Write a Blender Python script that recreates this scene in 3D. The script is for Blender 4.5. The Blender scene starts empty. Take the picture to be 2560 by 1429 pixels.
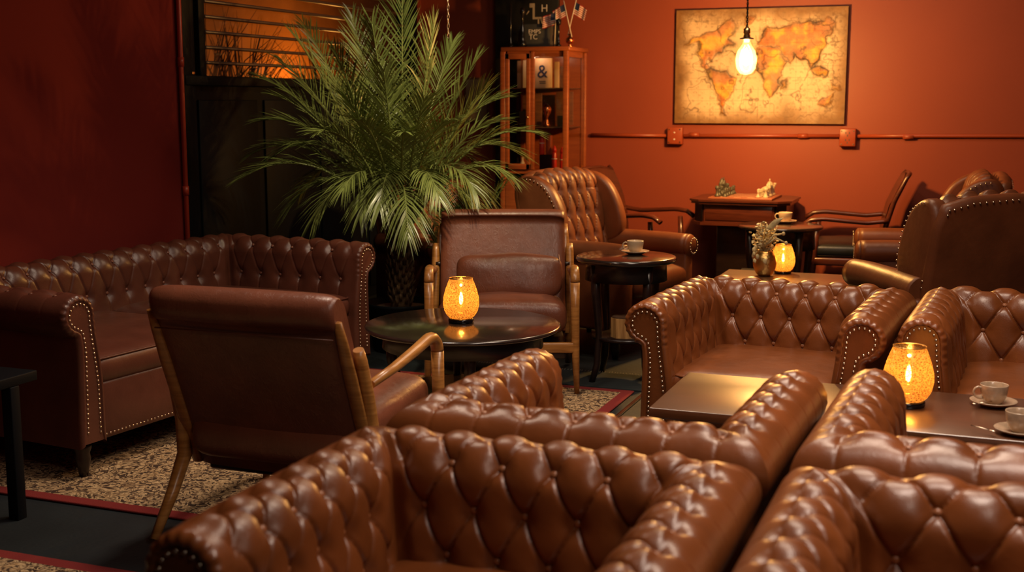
import bpy, bmesh, math, random
import numpy as np
from mathutils import Vector, Matrix, noise
PI = math.pi
rad = math.radians
R = random.Random(7)
COL = bpy.context.scene.collection

# ------------------------------------------------------------------ helpers
def link(name, me, mat=None, parent=None, loc=None, rot=None):
    o = bpy.data.objects.new(name, me)
    COL.objects.link(o)
    if mat is not None and me is not None and len(me.materials) == 0:
        me.materials.append(mat)
    if parent is not None:
        o.parent = parent
    if loc is not None: o.location = loc
    if rot is not None: o.rotation_euler = rot
    return o

def tag(o, label, cat, group=None, kind=None):
    o['label'] = label
    o['category'] = cat
    if group: o['group'] = group
    if kind: o['kind'] = kind
    return o

def thing(name, label, cat, loc=(0, 0, 0), rz=0.0, group=None):
    o = bpy.data.objects.new(name, None)
    COL.objects.link(o)
    o.empty_display_size = .1
    o.location = loc
    o.rotation_euler = (0, 0, rz)
    return tag(o, label, cat, group)

def struct(o):
    o['kind'] = 'structure'
    return o

def copy_tree(o, parent=None):
    c = o.copy()
    COL.objects.link(c)
    if parent is not None: c.parent = parent
    for ch in list(o.children):
        copy_tree(ch, c)
    return c

def mesh(verts, faces, smooth=True, name='m'):
    me = bpy.data.meshes.new(name)
    me.from_pydata([tuple(map(float, v)) for v in verts], [], [tuple(map(int, f)) for f in faces])
    if smooth:
        me.polygons.foreach_set('use_smooth', [True] * len(me.polygons))
    me.update()
    return me

class MB:
    """collects simple shapes into one mesh"""
    def __init__(self): self.v = []; self.f = []; self.sm = []
    def add(self, verts, faces, smooth=True):
        n = len(self.v)
        self.v.extend([tuple(map(float, p)) for p in verts])
        self.f.extend([tuple(int(i) + n for i in f) for f in faces])
        self.sm.extend([smooth] * len(faces))
        return self
    def grid(self, P, cu=False, cv=False, flip=False, smooth=True):
        nu, nv = P.shape[0], P.shape[1]
        f = grid_faces(nu, nv, cu, cv, flip)
        return self.add(P.reshape(-1, 3), f, smooth)
    def box(self, a, b, r=0.0, M=None, seg=2):
        bm = bmesh.new()
        bmesh.ops.create_cube(bm, size=1)
        s = [(b[i] - a[i]) for i in range(3)]
        c = [(b[i] + a[i]) / 2 for i in range(3)]
        for v in bm.verts: v.co = Vector((v.co.x * s[0] + c[0], v.co.y * s[1] + c[1], v.co.z * s[2] + c[2]))
        if r > 0:
            bmesh.ops.bevel(bm, geom=list(bm.edges), offset=min(r, min(map(abs, s)) * .49), segments=seg, affect='EDGES', profile=.5)
        if M is not None: bm.transform(M)
        bm.verts.index_update()
        self.add([v.co for v in bm.verts], [[v.index for v in f.verts] for f in bm.faces], r > 0)
        bm.free()
        return self
    def lathe(self, prof, n=32, c=(0, 0, 0), M=None, sx=1, sy=1):
        P = np.zeros((len(prof), n, 3))
        a = np.linspace(0, 2 * PI, n, endpoint=False)
        for i, (r_, z) in enumerate(prof):
            r_ = max(r_, 1e-5)
            P[i, :, 0] = c[0] + r_ * sx * np.cos(a); P[i, :, 1] = c[1] + r_ * sy * np.sin(a); P[i, :, 2] = c[2] + z
        if M is not None:
            P = xf(P, M)
        return self.grid(P, cv=True, flip=True)
    def tube(self, path, r, n=10, caps=True, flat=1.0):
        path = [Vector(p) for p in path]
        m = len(path)
        rs = r if hasattr(r, '__len__') else [r] * m
        P = np.zeros((m, n, 3)); up = None
        for i, p in enumerate(path):
            t = (path[min(i + 1, m - 1)] - path[max(i - 1, 0)])
            if t.length < 1e-9: t = Vector((0, 0, 1))
            t.normalize()
            if up is None:
                up = Vector((0, 0, 1)) if abs(t.z) < .9 else Vector((0, 1, 0))
            s = t.cross(up)
            if s.length < 1e-6: s = t.cross(Vector((1, 0, 0)))
            s.normalize()
            up = s.cross(t).normalized()
            for k in range(n):
                a = 2 * PI * k / n
                P[i, k] = p + s * (rs[i] * math.cos(a)) + up * (rs[i] * flat * math.sin(a))
        self.grid(P, cv=True, flip=True)
        if caps:
            n0 = len(self.v) - m * n
            self.f.append(tuple(n0 + k for k in reversed(range(n)))); self.sm.append(False)
            self.f.append(tuple(n0 + (m - 1) * n + k for k in range(n))); self.sm.append(False)
        return self
    def sphere(self, c, r, n=12, m=8, s=(1, 1, 1), M=None):
        th = np.linspace(0, PI, m + 1); ph = np.linspace(0, 2 * PI, n, endpoint=False)
        P = np.zeros((m + 1, n, 3))
        P[..., 0] = c[0] + r * s[0] * np.sin(th)[:, None] * np.cos(ph)
        P[..., 1] = c[1] + r * s[1] * np.sin(th)[:, None] * np.sin(ph)
        P[..., 2] = c[2] + r * s[2] * (np.cos(th)[:, None] + 0 * ph)
        if M is not None: P = xf(P, M)
        return self.grid(P, cv=True)
    def prism(self, poly, z0, z1, M=None, smooth=False):
        n = len(poly)
        v = [(x, y, z0) for x, y in poly] + [(x, y, z1) for x, y in poly]
        if M is not None: v = [M @ Vector(p) for p in v]
        f = [(i, (i + 1) % n, n + (i + 1) % n, n + i) for i in range(n)]
        f += [tuple(reversed(range(n))), tuple(range(n, 2 * n))]
        return self.add(v, f, smooth)
    def puff(self, poly, t, r, M=None, seg=4):
        """outline in (a,b), thickness t along c, edges rounded by r"""
        p = np.array(poly, float); n = len(p)
        rings = []
        for side in (-1, 1):
            for k in range(seg + 1):
                a = (k / seg) * PI / 2
                if side == -1: a = PI / 2 - a
                ins = r * (1 - math.cos(a)); c = side * (t / 2 - r + r * math.sin(a))
                q = inset(p, ins)
                rings.append(np.c_[q, np.full(n, c)])
        P = np.array(rings)
        if M is not None: P = xf(P, M)
        m = len(rings); n0 = len(self.v)
        self.grid(P, cv=True)
        for ring, rev in ((0, False), (m - 1, True)):
            c = P[ring].mean(axis=0); idx = len(self.v); self.v.append(tuple(c))
            for k in range(n):
                a, b = n0 + ring * n + k, n0 + ring * n + (k + 1) % n
                self.f.append((idx, b, a) if rev else (idx, a, b)); self.sm.append(True)
        return self
    def build(self, name, mat, parent=None, loc=None, rot=None, fixn=False):
        if name == 'leg': self.v = [(x, y, max(z, 0.0)) for x, y, z in self.v]
        me = mesh(self.v, self.f, False, name)
        me.polygons.foreach_set('use_smooth', self.sm)
        if fixn:
            bm = bmesh.new(); bm.from_mesh(me)
            bmesh.ops.recalc_face_normals(bm, faces=bm.faces); bm.to_mesh(me); bm.free()
        return link(name, me, mat, parent, loc, rot)

def xf(P, M):
    A = np.array(M)
    return P @ A[:3, :3].T + A[:3, 3]

def grid_faces(nu, nv, cu=False, cv=False, flip=False):
    iu = np.arange(nu if cu else nu - 1); iv = np.arange(nv if cv else nv - 1)
    a, b = np.meshgrid(iu, iv, indexing='ij'); a = a.ravel(); b = b.ravel()
    a2 = (a + 1) % nu; b2 = (b + 1) % nv
    F = np.stack([a * nv + b, a2 * nv + b, a2 * nv + b2, a * nv + b2], 1)
    if flip: F = F[:, ::-1]
    return F.tolist()

def inset(p, d):
    n = len(p)
    e = np.roll(p, -1, 0) - p
    e /= np.maximum(np.linalg.norm(e, axis=1, keepdims=True), 1e-9)
    nr = np.c_[-e[:, 1], e[:, 0]]           # left normal (inward for ccw)
    area = np.sum(p[:, 0] * np.roll(p[:, 1], -1) - np.roll(p[:, 0], -1) * p[:, 1])
    if area < 0: nr = -nr
    m = nr + np.roll(nr, 1, 0)
    m /= np.maximum(np.linalg.norm(m, axis=1, keepdims=True), 1e-9)
    return p + m * d

def sstep(x, a, b):
    t = np.clip((x - a) / (b - a), 0, 1)
    return t * t * (3 - 2 * t)

def superbox(w, d, h, e=.25, n=28, m=16, crown=0.0):
    """soft cushion centred at origin, xy exponent e, z exponent slightly rounder"""
    th = np.linspace(-PI / 2, PI / 2, m + 1); ph = np.linspace(0, 2 * PI, n * 2, endpoint=False)
    sg = lambda x, k: np.sign(x) * np.abs(x) ** k
    P = np.zeros((m + 1, n * 2, 3))
    cz = sg(np.cos(th), e * 1.3)[:, None]
    P[..., 0] = w / 2 * cz * sg(np.cos(ph), e)
    P[..., 1] = d / 2 * cz * sg(np.sin(ph), e)
    P[..., 2] = h / 2 * (sg(np.sin(th), .7)[:, None] + 0 * ph)
    if crown:
        q = (1 - (2 * P[..., 0] / w) ** 2) * (1 - (2 * P[..., 1] / d) ** 2)
        P[..., 2] += np.where(P[..., 2] > 0, 1, .3) * crown * np.clip(q, 0, 1)
    return P

# ------------------------------------------------------------------ materials
def new_mat(name):
    m = bpy.data.materials.new(name); m.use_nodes = True
    nt = m.node_tree; b = nt.nodes['Principled BSDF']
    return m, nt, b

def simple(name, col, rough=.5, metal=0, spec=.5, bump=0, bscale=80, coat=0, var=0, vscale=6):
    m, nt, b = new_mat(name)
    b.inputs['Base Color'].default_value = (*col, 1)
    b.inputs['Roughness'].default_value = rough
    b.inputs['Metallic'].default_value = metal
    b.inputs['Specular IOR Level'].default_value = spec
    b.inputs['Coat Weight'].default_value = coat
    tc = nt.nodes.new('ShaderNodeTexCoord')
    if bump:
        n = nt.nodes.new('ShaderNodeTexNoise'); n.inputs['Scale'].default_value = bscale; n.inputs['Detail'].default_value = 4
        bp = nt.nodes.new('ShaderNodeBump'); bp.inputs['Strength'].default_value = bump; bp.inputs['Distance'].default_value = .01
        nt.links.new(tc.outputs['Object'], n.inputs['Vector']); nt.links.new(n.outputs['Fac'], bp.inputs['Height'])
        nt.links.new(bp.outputs['Normal'], b.inputs['Normal'])
    if var:
        n = nt.nodes.new('ShaderNodeTexNoise'); n.inputs['Scale'].default_value = vscale; n.inputs['Detail'].default_value = 3
        rp = nt.nodes.new('ShaderNodeValToRGB')
        rp.color_ramp.elements[0].position = .3; rp.color_ramp.elements[1].position = .7
        rp.color_ramp.elements[0].color = (*[c * (1 - var) for c in col], 1)
        rp.color_ramp.elements[1].color = (*[min(1, c * (1 + var)) for c in col], 1)
        nt.links.new(tc.outputs['Object'], n.inputs['Vector']); nt.links.new(n.outputs['Fac'], rp.inputs['Fac'])
        nt.links.new(rp.outputs['Color'], b.inputs['Base Color'])
    return m

def leather(name, col, rough=.36, wrinkle=0.0, grain=.12):
    m, nt, b = new_mat(name)
    tc = nt.nodes.new('ShaderNodeTexCoord')
    n1 = nt.nodes.new('ShaderNodeTexNoise'); n1.inputs['Scale'].default_value = 7; n1.inputs['Detail'].default_value = 5
    rp = nt.nodes.new('ShaderNodeValToRGB')
    rp.color_ramp.elements[0].position = .3; rp.color_ramp.elements[1].position = .72
    rp.color_ramp.elements[0].color = (*[c * .78 for c in col], 1)
    rp.color_ramp.elements[1].color = (*[c * 1.18 for c in col], 1)
    nt.links.new(tc.outputs['Object'], n1.inputs['Vector']); nt.links.new(n1.outputs['Fac'], rp.inputs['Fac'])
    nt.links.new(rp.outputs['Color'], b.inputs['Base Color'])
    v = nt.nodes.new('ShaderNodeTexVoronoi'); v.inputs['Scale'].default_value = 420
    nt.links.new(tc.outputs['Object'], v.inputs['Vector'])
    n2 = nt.nodes.new('ShaderNodeTexNoise'); n2.inputs['Scale'].default_value = 30; n2.inputs['Detail'].default_value = 4
    nt.links.new(tc.outputs['Object'], n2.inputs['Vector'])
    bp = nt.nodes.new('ShaderNodeBump'); bp.inputs['Strength'].default_value = grain; bp.inputs['Distance'].default_value = .0015
    nt.links.new(v.outputs['Distance'], bp.inputs['Height'])
    bp2 = nt.nodes.new('ShaderNodeBump'); bp2.inputs['Strength'].default_value = .18; bp2.inputs['Distance'].default_value = .006
    nt.links.new(n2.outputs['Fac'], bp2.inputs['Height']); nt.links.new(bp.outputs['Normal'], bp2.inputs['Normal'])
    last = bp2
    if wrinkle:
        mp = nt.nodes.new('ShaderNodeMapping'); mp.inputs['Scale'].default_value = (11, 11, 3.2); mp.inputs['Rotation'].default_value = (0, .35, 0)
        n3 = nt.nodes.new('ShaderNodeTexNoise'); n3.inputs['Scale'].default_value = 2.2; n3.inputs['Detail'].default_value = 7; n3.inputs['Distortion'].default_value = 2.2
        ra = nt.nodes.new('ShaderNodeValToRGB')
        ra.color_ramp.elements[0].position = .45; ra.color_ramp.elements[1].position = .5
        ra.color_ramp.elements.new(.55).color = (0, 0, 0, 1)
        ra.color_ramp.elements[0].color = (0, 0, 0, 1); ra.color_ramp.elements[1].color = (1, 1, 1, 1)
        bp3 = nt.nodes.new('ShaderNodeBump'); bp3.inputs['Strength'].default_value = wrinkle; bp3.inputs['Distance'].default_value = .004
        nt.links.new(tc.outputs['Object'], mp.inputs['Vector']); nt.links.new(mp.outputs['Vector'], n3.inputs['Vector'])
        nt.links.new(n3.outputs['Fac'], ra.inputs['Fac']); nt.links.new(ra.outputs['Color'], bp3.inputs['Height'])
        nt.links.new(bp2.outputs['Normal'], bp3.inputs['Normal']); last = bp3
    nt.links.new(last.outputs['Normal'], b.inputs['Normal'])
    mr = nt.nodes.new('ShaderNodeMapRange'); mr.inputs['To Min'].default_value = rough - .06; mr.inputs['To Max'].default_value = rough + .08
    nt.links.new(n2.outputs['Fac'], mr.inputs['Value']); nt.links.new(mr.outputs['Result'], b.inputs['Roughness'])
    b.inputs['Specular IOR Level'].default_value = .55
    return m

def wood(name, c1, c2, rough=.35, scale=(3, 3, 30), axis_scale=1.0, coat=.3):
    m, nt, b = new_mat(name)
    tc = nt.nodes.new('ShaderNodeTexCoord'); mp = nt.nodes.new('ShaderNodeMapping')
    mp.inputs['Scale'].default_value = scale
    n = nt.nodes.new('ShaderNodeTexNoise'); n.inputs['Scale'].default_value = 2.5; n.inputs['Detail'].default_value = 6; n.inputs['Distortion'].default_value = .7
    rp = nt.nodes.new('ShaderNodeValToRGB')
    rp.color_ramp.elements[0].position = .32; rp.color_ramp.elements[1].position = .68
    rp.color_ramp.elements[0].color = (*c1, 1); rp.color_ramp.elements[1].color = (*c2, 1)
    nt.links.new(tc.outputs['Object'], mp.inputs['Vector']); nt.links.new(mp.outputs['Vector'], n.inputs['Vector'])
    nt.links.new(n.outputs['Fac'], rp.inputs['Fac']); nt.links.new(rp.outputs['Color'], b.inputs['Base Color'])
    b.inputs['Roughness'].default_value = rough; b.inputs['Coat Weight'].default_value = coat; b.inputs['Coat Roughness'].default_value = .2 if rough < .3 else .3
    return m

def emis(name, col, s):
    m = bpy.data.materials.new(name); m.use_nodes = True; nt = m.node_tree
    nt.nodes.remove(nt.nodes['Principled BSDF'])
    e = nt.nodes.new('ShaderNodeEmission'); e.inputs['Color'].default_value = (*col, 1); e.inputs['Strength'].default_value = s
    nt.links.new(e.outputs[0], nt.nodes['Material Output'].inputs['Surface'])
    return m

def glass(name, tint=(1, 1, 1), gloss=.08, rough=.02):
    m = bpy.data.materials.new(name); m.use_nodes = True; nt = m.node_tree
    nt.nodes.remove(nt.nodes['Principled BSDF'])
    t = nt.nodes.new('ShaderNodeBsdfTransparent'); t.inputs['Color'].default_value = (*tint, 1)
    g = nt.nodes.new('ShaderNodeBsdfGlossy'); g.inputs['Roughness'].default_value = rough
    lw = nt.nodes.new('ShaderNodeLayerWeight'); lw.inputs['Blend'].default_value = .5
    pw = nt.nodes.new('ShaderNodeMath'); pw.operation = 'POWER'; pw.inputs[1].default_value = 5
    fr = nt.nodes.new('ShaderNodeMath'); fr.operation = 'MULTIPLY_ADD'; fr.inputs[1].default_value = .7; fr.inputs[2].default_value = .035
    nt.links.new(lw.outputs['Facing'], pw.inputs[0]); nt.links.new(pw.outputs[0], fr.inputs[0])
    mx = nt.nodes.new('ShaderNodeMixShader')
    nt.links.new(fr.outputs[0], mx.inputs[0]); nt.links.new(t.outputs[0], mx.inputs[1]); nt.links.new(g.outputs[0], mx.inputs[2])
    nt.links.new(mx.outputs[0], nt.nodes['Material Output'].inputs['Surface'])
    return m

M = {}
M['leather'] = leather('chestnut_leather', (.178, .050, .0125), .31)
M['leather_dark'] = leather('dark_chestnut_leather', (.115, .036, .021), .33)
M['leather_wrinkled'] = leather('wrinkled_leather', (.17, .052, .026), .33, wrinkle=.14)
M['wingleather'] = leather('wing_leather', (.15, .044, .016), .40)
M['wingleather'].node_tree.nodes['Principled BSDF'].inputs['Specular IOR Level'].default_value = .35
M['oak'] = wood('honey_wood', (.30, .115, .025), (.50, .22, .055), .3)
M['cherry'] = wood('cherry_wood', (.30, .07, .02), (.42, .11, .03), .3)
M['mahogany'] = wood('mahogany_wood', (.06, .014, .008), (.11, .025, .012), .28)
M['espresso'] = wood('espresso_wood', (.014, .007, .006), (.022, .011, .009), .3, coat=.1)
M['tabletop'] = wood('brown_lacquer_wood', (.085, .030, .010), (.12, .042, .014), .30, scale=(3, 30, 3), coat=1)
M['tabletop'].node_tree.nodes['Principled BSDF'].inputs['Specular IOR Level'].default_value = .9
M['tabletop'].node_tree.nodes['Principled BSDF'].inputs['Coat IOR'].default_value = 1.9
M['blacktop'] = wood('black_brown_top', (.020, .012, .010), (.032, .018, .014), .22, scale=(3, 30, 3), coat=1)
M['blacktop'].node_tree.nodes['Principled BSDF'].inputs['Coat Roughness'].default_value = .12
M['black'] = simple('black_paint', (.004, .005, .007), .55, spec=.12)
M['blackgloss'] = simple('black_gloss', (.006, .006, .008), .15)
M['blackleather'] = simple('black_leather', (.010, .012, .014), .35, bump=.1, bscale=200)
M['brass'] = simple('brass', (.75, .52, .26), .28, metal=1)
M['antique'] = simple('antique_nail', (.70, .56, .42), .25, metal=1)
M['copper'] = simple('copper', (.8, .3, .12), .2, metal=1)
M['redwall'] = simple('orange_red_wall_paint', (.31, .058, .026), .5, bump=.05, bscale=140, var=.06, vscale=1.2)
M['redwall_left'] = simple('dimmed_red_wall_paint', (.19, .021, .017), .85, bump=.05, bscale=140, spec=.12)  # darker copy of redwall; the dim left side is put into its colour
M['redpipe'] = simple('red_pipe_paint', (.45, .05, .025), .35)
M['conduit'] = simple('painted_conduit', (.36, .065, .024), .35)
M['ceiling'] = simple('dark_ceiling', (.03, .02, .018), .8)
M['floor'] = simple('dark_slate_floor', (.011, .016, .019), .55, bump=.15, bscale=60, var=.25, vscale=3)
M['mat'] = simple('dark_carpet', (.02, .027, .028), .95, bump=.4, bscale=500)
M['white'] = simple('white_paint', (.75, .68, .62), .5)
M['ceramic'] = simple('cream_glaze', (.62, .47, .31), .22, coat=.4)
M['ceramic_warm'] = simple('speckled_glaze', (.42, .30, .20), .25, coat=.4, var=.25, vscale=40)
M['foam'] = simple('milk_foam', (.82, .74, .62), .6)
M['soil'] = simple('dry_soil', (.16, .10, .06), .9, bump=.8, bscale=60, var=.4, vscale=60)
M['log'] = wood('cut_log', (.30, .14, .04), (.66, .38, .13), .6, scale=(16, 16, 2), coat=0)
M['bark'] = simple('bark', (.09, .045, .02), .8, bump=.6, bscale=60, var=.3, vscale=30)
M['trunk'] = simple('palm_fibre', (.10, .055, .022), .85, bump=.8, bscale=50, var=.5, vscale=26)
M['leaf'] = simple('palm_leaf', (.155, .19, .05), .33, var=.35, vscale=5)
M['leaf2'] = simple('young_palm_leaf', (.10, .17, .035), .42, var=.3, vscale=5)
M['rachis'] = simple('palm_stem', (.17, .20, .05), .5)
M['gold'] = simple('gold_leaf', (.85, .52, .17), .33, metal=1, bump=.5, bscale=40)
M['driedflower'] = simple('dried_flower', (.85, .68, .36), .6, var=.3, vscale=60)
M['grey'] = simple('charcoal_board', (.055, .055, .055), .6)
M['dkposter'] = simple('dark_board', (.012, .011, .010), .5)
M['tan'] = simple('tan_paper', (.62, .43, .24), .6, var=.12, vscale=8)
M['cream'] = simple('cream_paper', (.75, .66, .52), .6)
M['browncard'] = wood('brown_board', (.12, .05, .025), (.24, .10, .045), .5, coat=0)
M['navy'] = simple('navy_ink', (.03, .04, .09), .5)
M['ink'] = simple('ink', (.06, .05, .05), .5)
M['flagred'] = simple('flag_red', (.45, .03, .03), .6)
M['flagwhite'] = simple('flag_white', (.75, .65, .55), .6)
M['flagblue'] = simple('flag_blue', (.02, .03, .09), .6)
M['redglass'] = simple('red_enamel', (.5, .03, .02), .2)
M['redbox'] = simple('red_patterned_card', (.16, .03, .02), .5, bump=.6, bscale=50, var=.6, vscale=50)
M['chessdark'] = simple('pewter_piece', (.10, .095, .07), .45, metal=.3)
M['chesslight'] = simple('ivory_piece', (.62, .50, .32), .45)
M['boardlight'] = simple('board_light', (.62, .35, .22), .35)
M['boarddark'] = simple('board_dark', (.36, .12, .06), .35)
M['pane'] = glass('cabinet_pane', (.97, .95, .93))
M['winpane'] = glass('window_pane', (.80, .78, .76))
M['clear'] = glass('clear_glass', (.9, .9, .9), rough=.05)
M['bulbglass'] = glass('bulb_glass', (1, .82, .5))
M['filament'] = emis('glowing_filament', (1, .66, .26), 140)
M['pendantglow'] = emis('pendant_bulb_glow', (1, .70, .32), 26)
M['slat'] = simple('shutter_slat', (.09, .055, .045), .35)
M['extwall'] = simple('ochre_plaster', (.60, .24, .05), .8, bump=.3, bscale=20, var=.2, vscale=2)
M['grass'] = simple('dark_grass', (.02, .02, .01), .8)
M['fibre'] = simple('carpet_edge', (.25, .25, .22), .9)

def rug_mat(name, half, border):
    m, nt, b = new_mat(name)
    tc = nt.nodes.new('ShaderNodeTexCoord')
    sp = nt.nodes.new('ShaderNodeSeparateXYZ'); nt.links.new(tc.outputs['Object'], sp.inputs[0])
    def mth(op, a, c=None, v=None):
        n = nt.nodes.new('ShaderNodeMath'); n.operation = op
        nt.links.new(a, n.inputs[0])
        if c is not None: nt.links.new(c, n.inputs[1])
        if v is not None: n.inputs[1].default_value = v
        return n.outputs[0]
    ax = mth('GREATER_THAN', mth('ABSOLUTE', sp.outputs[0]), v=half[0] - border)
    ay = mth('GREATER_THAN', mth('ABSOLUTE', sp.outputs[1]), v=half[1] - border)
    edge = mth('MAXIMUM', ax, ay)
    n1 = nt.nodes.new('ShaderNodeTexNoise'); n1.inputs['Scale'].default_value = 26; n1.inputs['Detail'].default_value = 3; n1.inputs['Distortion'].default_value = 2.5
    nt.links.new(tc.outputs['Object'], n1.inputs['Vector'])
    r1 = nt.nodes.new('ShaderNodeValToRGB'); cr = r1.color_ramp
    cr.elements[0].position = .445; cr.elements[0].color = (.045, .022, .012, 1)
    cr.elements[1].position = .50; cr.elements[1].color = (.52, .34, .17, 1)
    e = cr.elements.new(.57); e.color = (.66, .48, .27, 1)
    e = cr.elements.new(.60); e.color = (.22, .12, .05, 1)
    e = cr.elements.new(.68); e.color = (.48, .30, .14, 1)
    nt.links.new(n1.outputs['Fac'], r1.inputs['Fac'])
    v = nt.nodes.new('ShaderNodeTexVoronoi'); v.inputs['Scale'].default_value = 7; v.feature = 'F1'
    nt.links.new(tc.outputs['Object'], v.inputs['Vector'])
    wv = mth('SINE', mth('MULTIPLY', v.outputs['Distance'], v=38))
    gt = mth('GREATER_THAN', wv, v=.75)
    mx0 = nt.nodes.new('ShaderNodeMix'); mx0.data_type = 'RGBA'
    mx0.inputs[7].default_value = (.10, .045, .02, 1)
    nt.links.new(mth('MULTIPLY', gt, v=.6), mx0.inputs[0]); nt.links.new(r1.outputs[0], mx0.inputs[6])
    mx = nt.nodes.new('ShaderNodeMix'); mx.data_type = 'RGBA'
    mx.inputs[7].default_value = (.22, .016, .014, 1)
    nt.links.new(edge, mx.inputs[0]); nt.links.new(mx0.outputs[2], mx.inputs[6])
    nt.links.new(mx.outputs[2], b.inputs['Base Color'])
    b.inputs['Roughness'].default_value = .95
    n2 = nt.nodes.new('ShaderNodeTexNoise'); n2.inputs['Scale'].default_value = 300
    nt.links.new(tc.outputs['Object'], n2.inputs['Vector'])
    bp = nt.nodes.new('ShaderNodeBump'); bp.inputs['Strength'].default_value = .5; bp.inputs['Distance'].default_value = .004
    nt.links.new(n2.outputs['Fac'], bp.inputs['Height']); nt.links.new(bp.outputs['Normal'], b.inputs['Normal'])
    return m

def frosted():
    m = glass('lightly_frosted_bulb', (1, .9, .7)); nt = m.node_tree
    out = nt.nodes['Material Output']; old = out.inputs['Surface'].links[0].from_socket
    tl = nt.nodes.new('ShaderNodeBsdfTranslucent'); tl.inputs['Color'].default_value = (.9, .62, .25, 1)
    mx = nt.nodes.new('ShaderNodeMixShader'); mx.inputs[0].default_value = .05
    nt.links.new(old, mx.inputs[1]); nt.links.new(tl.outputs[0], mx.inputs[2]); nt.links.new(mx.outputs[0], out.inputs['Surface'])
    return m
M['frosted'] = frosted()
def lantern_mat():
    m = bpy.data.materials.new('amber_hammered_glass'); m.use_nodes = True; nt = m.node_tree
    nt.nodes.remove(nt.nodes['Principled BSDF'])
    tc = nt.nodes.new('ShaderNodeTexCoord')
    w1 = nt.nodes.new('ShaderNodeTexVoronoi'); w1.feature = 'DISTANCE_TO_EDGE'; w1.inputs['Scale'].default_value = 105
    mp = nt.nodes.new('ShaderNodeMapping'); mp.inputs['Scale'].default_value = (1, 1, 1.7)
    nt.links.new(tc.outputs['Object'], mp.inputs[0]); nt.links.new(mp.outputs[0], w1.inputs['Vector'])
    r = nt.nodes.new('ShaderNodeValToRGB'); r.color_ramp.elements[0].position = .08; r.color_ramp.elements[1].position = .22
    nt.links.new(w1.outputs['Distance'], r.inputs['Fac'])
    tr = nt.nodes.new('ShaderNodeBsdfTransparent'); tr.inputs['Color'].default_value = (1, .62, .26, 1)
    tl = nt.nodes.new('ShaderNodeBsdfTranslucent'); tl.inputs['Color'].default_value = (.42, .205, .06, 1)
    gl = nt.nodes.new('ShaderNodeBsdfGlossy'); gl.inputs['Color'].default_value = (1, .72, .35, 1); gl.inputs['Roughness'].default_value = .18
    bp = nt.nodes.new('ShaderNodeBump'); bp.inputs['Strength'].default_value = .8; bp.inputs['Distance'].default_value = .002
    nt.links.new(r.outputs[0], bp.inputs['Height']); nt.links.new(bp.outputs[0], gl.inputs['Normal']); nt.links.new(bp.outputs[0], tl.inputs['Normal'])
    a = nt.nodes.new('ShaderNodeMixShader'); b = nt.nodes.new('ShaderNodeMixShader')
    mr = nt.nodes.new('ShaderNodeMapRange'); mr.inputs['To Min'].default_value = .9; mr.inputs['To Max'].default_value = .45
    nt.links.new(r.outputs[0], mr.inputs['Value']); nt.links.new(mr.outputs[0], a.inputs[0])
    nt.links.new(tr.outputs[0], a.inputs[1]); nt.links.new(tl.outputs[0], a.inputs[2])
    b.inputs[0].default_value = .10
    nt.links.new(a.outputs[0], b.inputs[1]); nt.links.new(gl.outputs[0], b.inputs[2])
    nt.links.new(b.outputs[0], nt.nodes['Material Output'].inputs['Surface'])
    return m
M['lantern'] = lantern_mat()

# ------------------------------------------------------------------ camera
cam = bpy.data.cameras.new('camera'); co = bpy.data.objects.new('camera', cam); COL.objects.link(co)
cam.sensor_width = 36; cam.lens = 36 * 3090 / 2560
PITCH = rad(8.55); HEAD = rad(21.0)
co.location = (0, 0, 1.42); co.rotation_euler = (PI / 2 - PITCH, 0, HEAD)
cam.dof.use_dof = True; cam.dof.focus_distance = 5.0; cam.dof.aperture_fstop = 3.2
bpy.context.scene.camera = co

# ------------------------------------------------------------------ room shell
XW = -4.15; YB = 8.85
def plate(name, a, b, mat, r=0):
    return struct(MB().box(a, b, r).build(name, mat))
plate('floor', (-4.6, -1.6, -.1), (3.6, 9.2, 0), M['floor'])
plate('ceiling', (-4.6, -1.6, 3.1), (3.6, 9.2, 3.2), M['ceiling'])
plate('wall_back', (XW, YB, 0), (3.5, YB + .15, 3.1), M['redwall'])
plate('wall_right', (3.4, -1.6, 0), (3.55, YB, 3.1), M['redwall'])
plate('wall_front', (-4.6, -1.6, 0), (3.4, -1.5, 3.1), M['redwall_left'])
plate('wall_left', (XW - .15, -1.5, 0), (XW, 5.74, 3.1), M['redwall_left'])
# black shutter wall : lower black panels and a glazed upper part with slats
Y0, Y1 = 5.80, 8.62
dr = MB()
dr.box((XW - .06, Y0, 0), (XW - .02, Y1, 1.50))
for k in range(4):
    y = Y0 + .12 + k * .68
    dr.box((XW - .02, y, .08), (XW - .005, y + .60, 1.42), .004)
struct(dr.build('door_1', M['black']))
fr = MB()
fr.box((XW - .10, Y0 - .06, 0), (XW + .03, Y0 + .02, 3.1), .004)
fr.box((XW - .08, Y0 + .02, 0), (XW + .015, Y0 + .07, 3.1), .004)
fr.box((XW - .08, Y0 + .13, 1.53), (XW + .005, Y0 + .19, 3.1), .004)
fr.box((XW - .10, Y1, 0), (XW + .03, Y1 + .10, 3.1), .004)
fr.box((XW - .10, Y0 - .05, 1.50), (XW + .035, Y1, 1.555), .004)
fr.box((XW - .09, Y0, 2.5), (XW + .02, Y1, 3.1), .004)
wf = struct(fr.build('window_1', M['black']))
MB().box((XW - .055, Y0 + .17, 1.555), (XW - .05, Y1, 2.5)).build('window_pane', M['winpane'], wf)
for k in range(9):
    z = 1.63 + k * .085
    MB().box((XW - .03, Y0 + .19, z - .009), (XW + .008, Y1, z + .009), .006).build('slat', M['slat'], wf)
MB().box((XW - .02, Y0 + .03, 1.56), (XW + .02, Y0 + .06, 1.575), .002).build('latch', M['brass'], wf)
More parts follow.
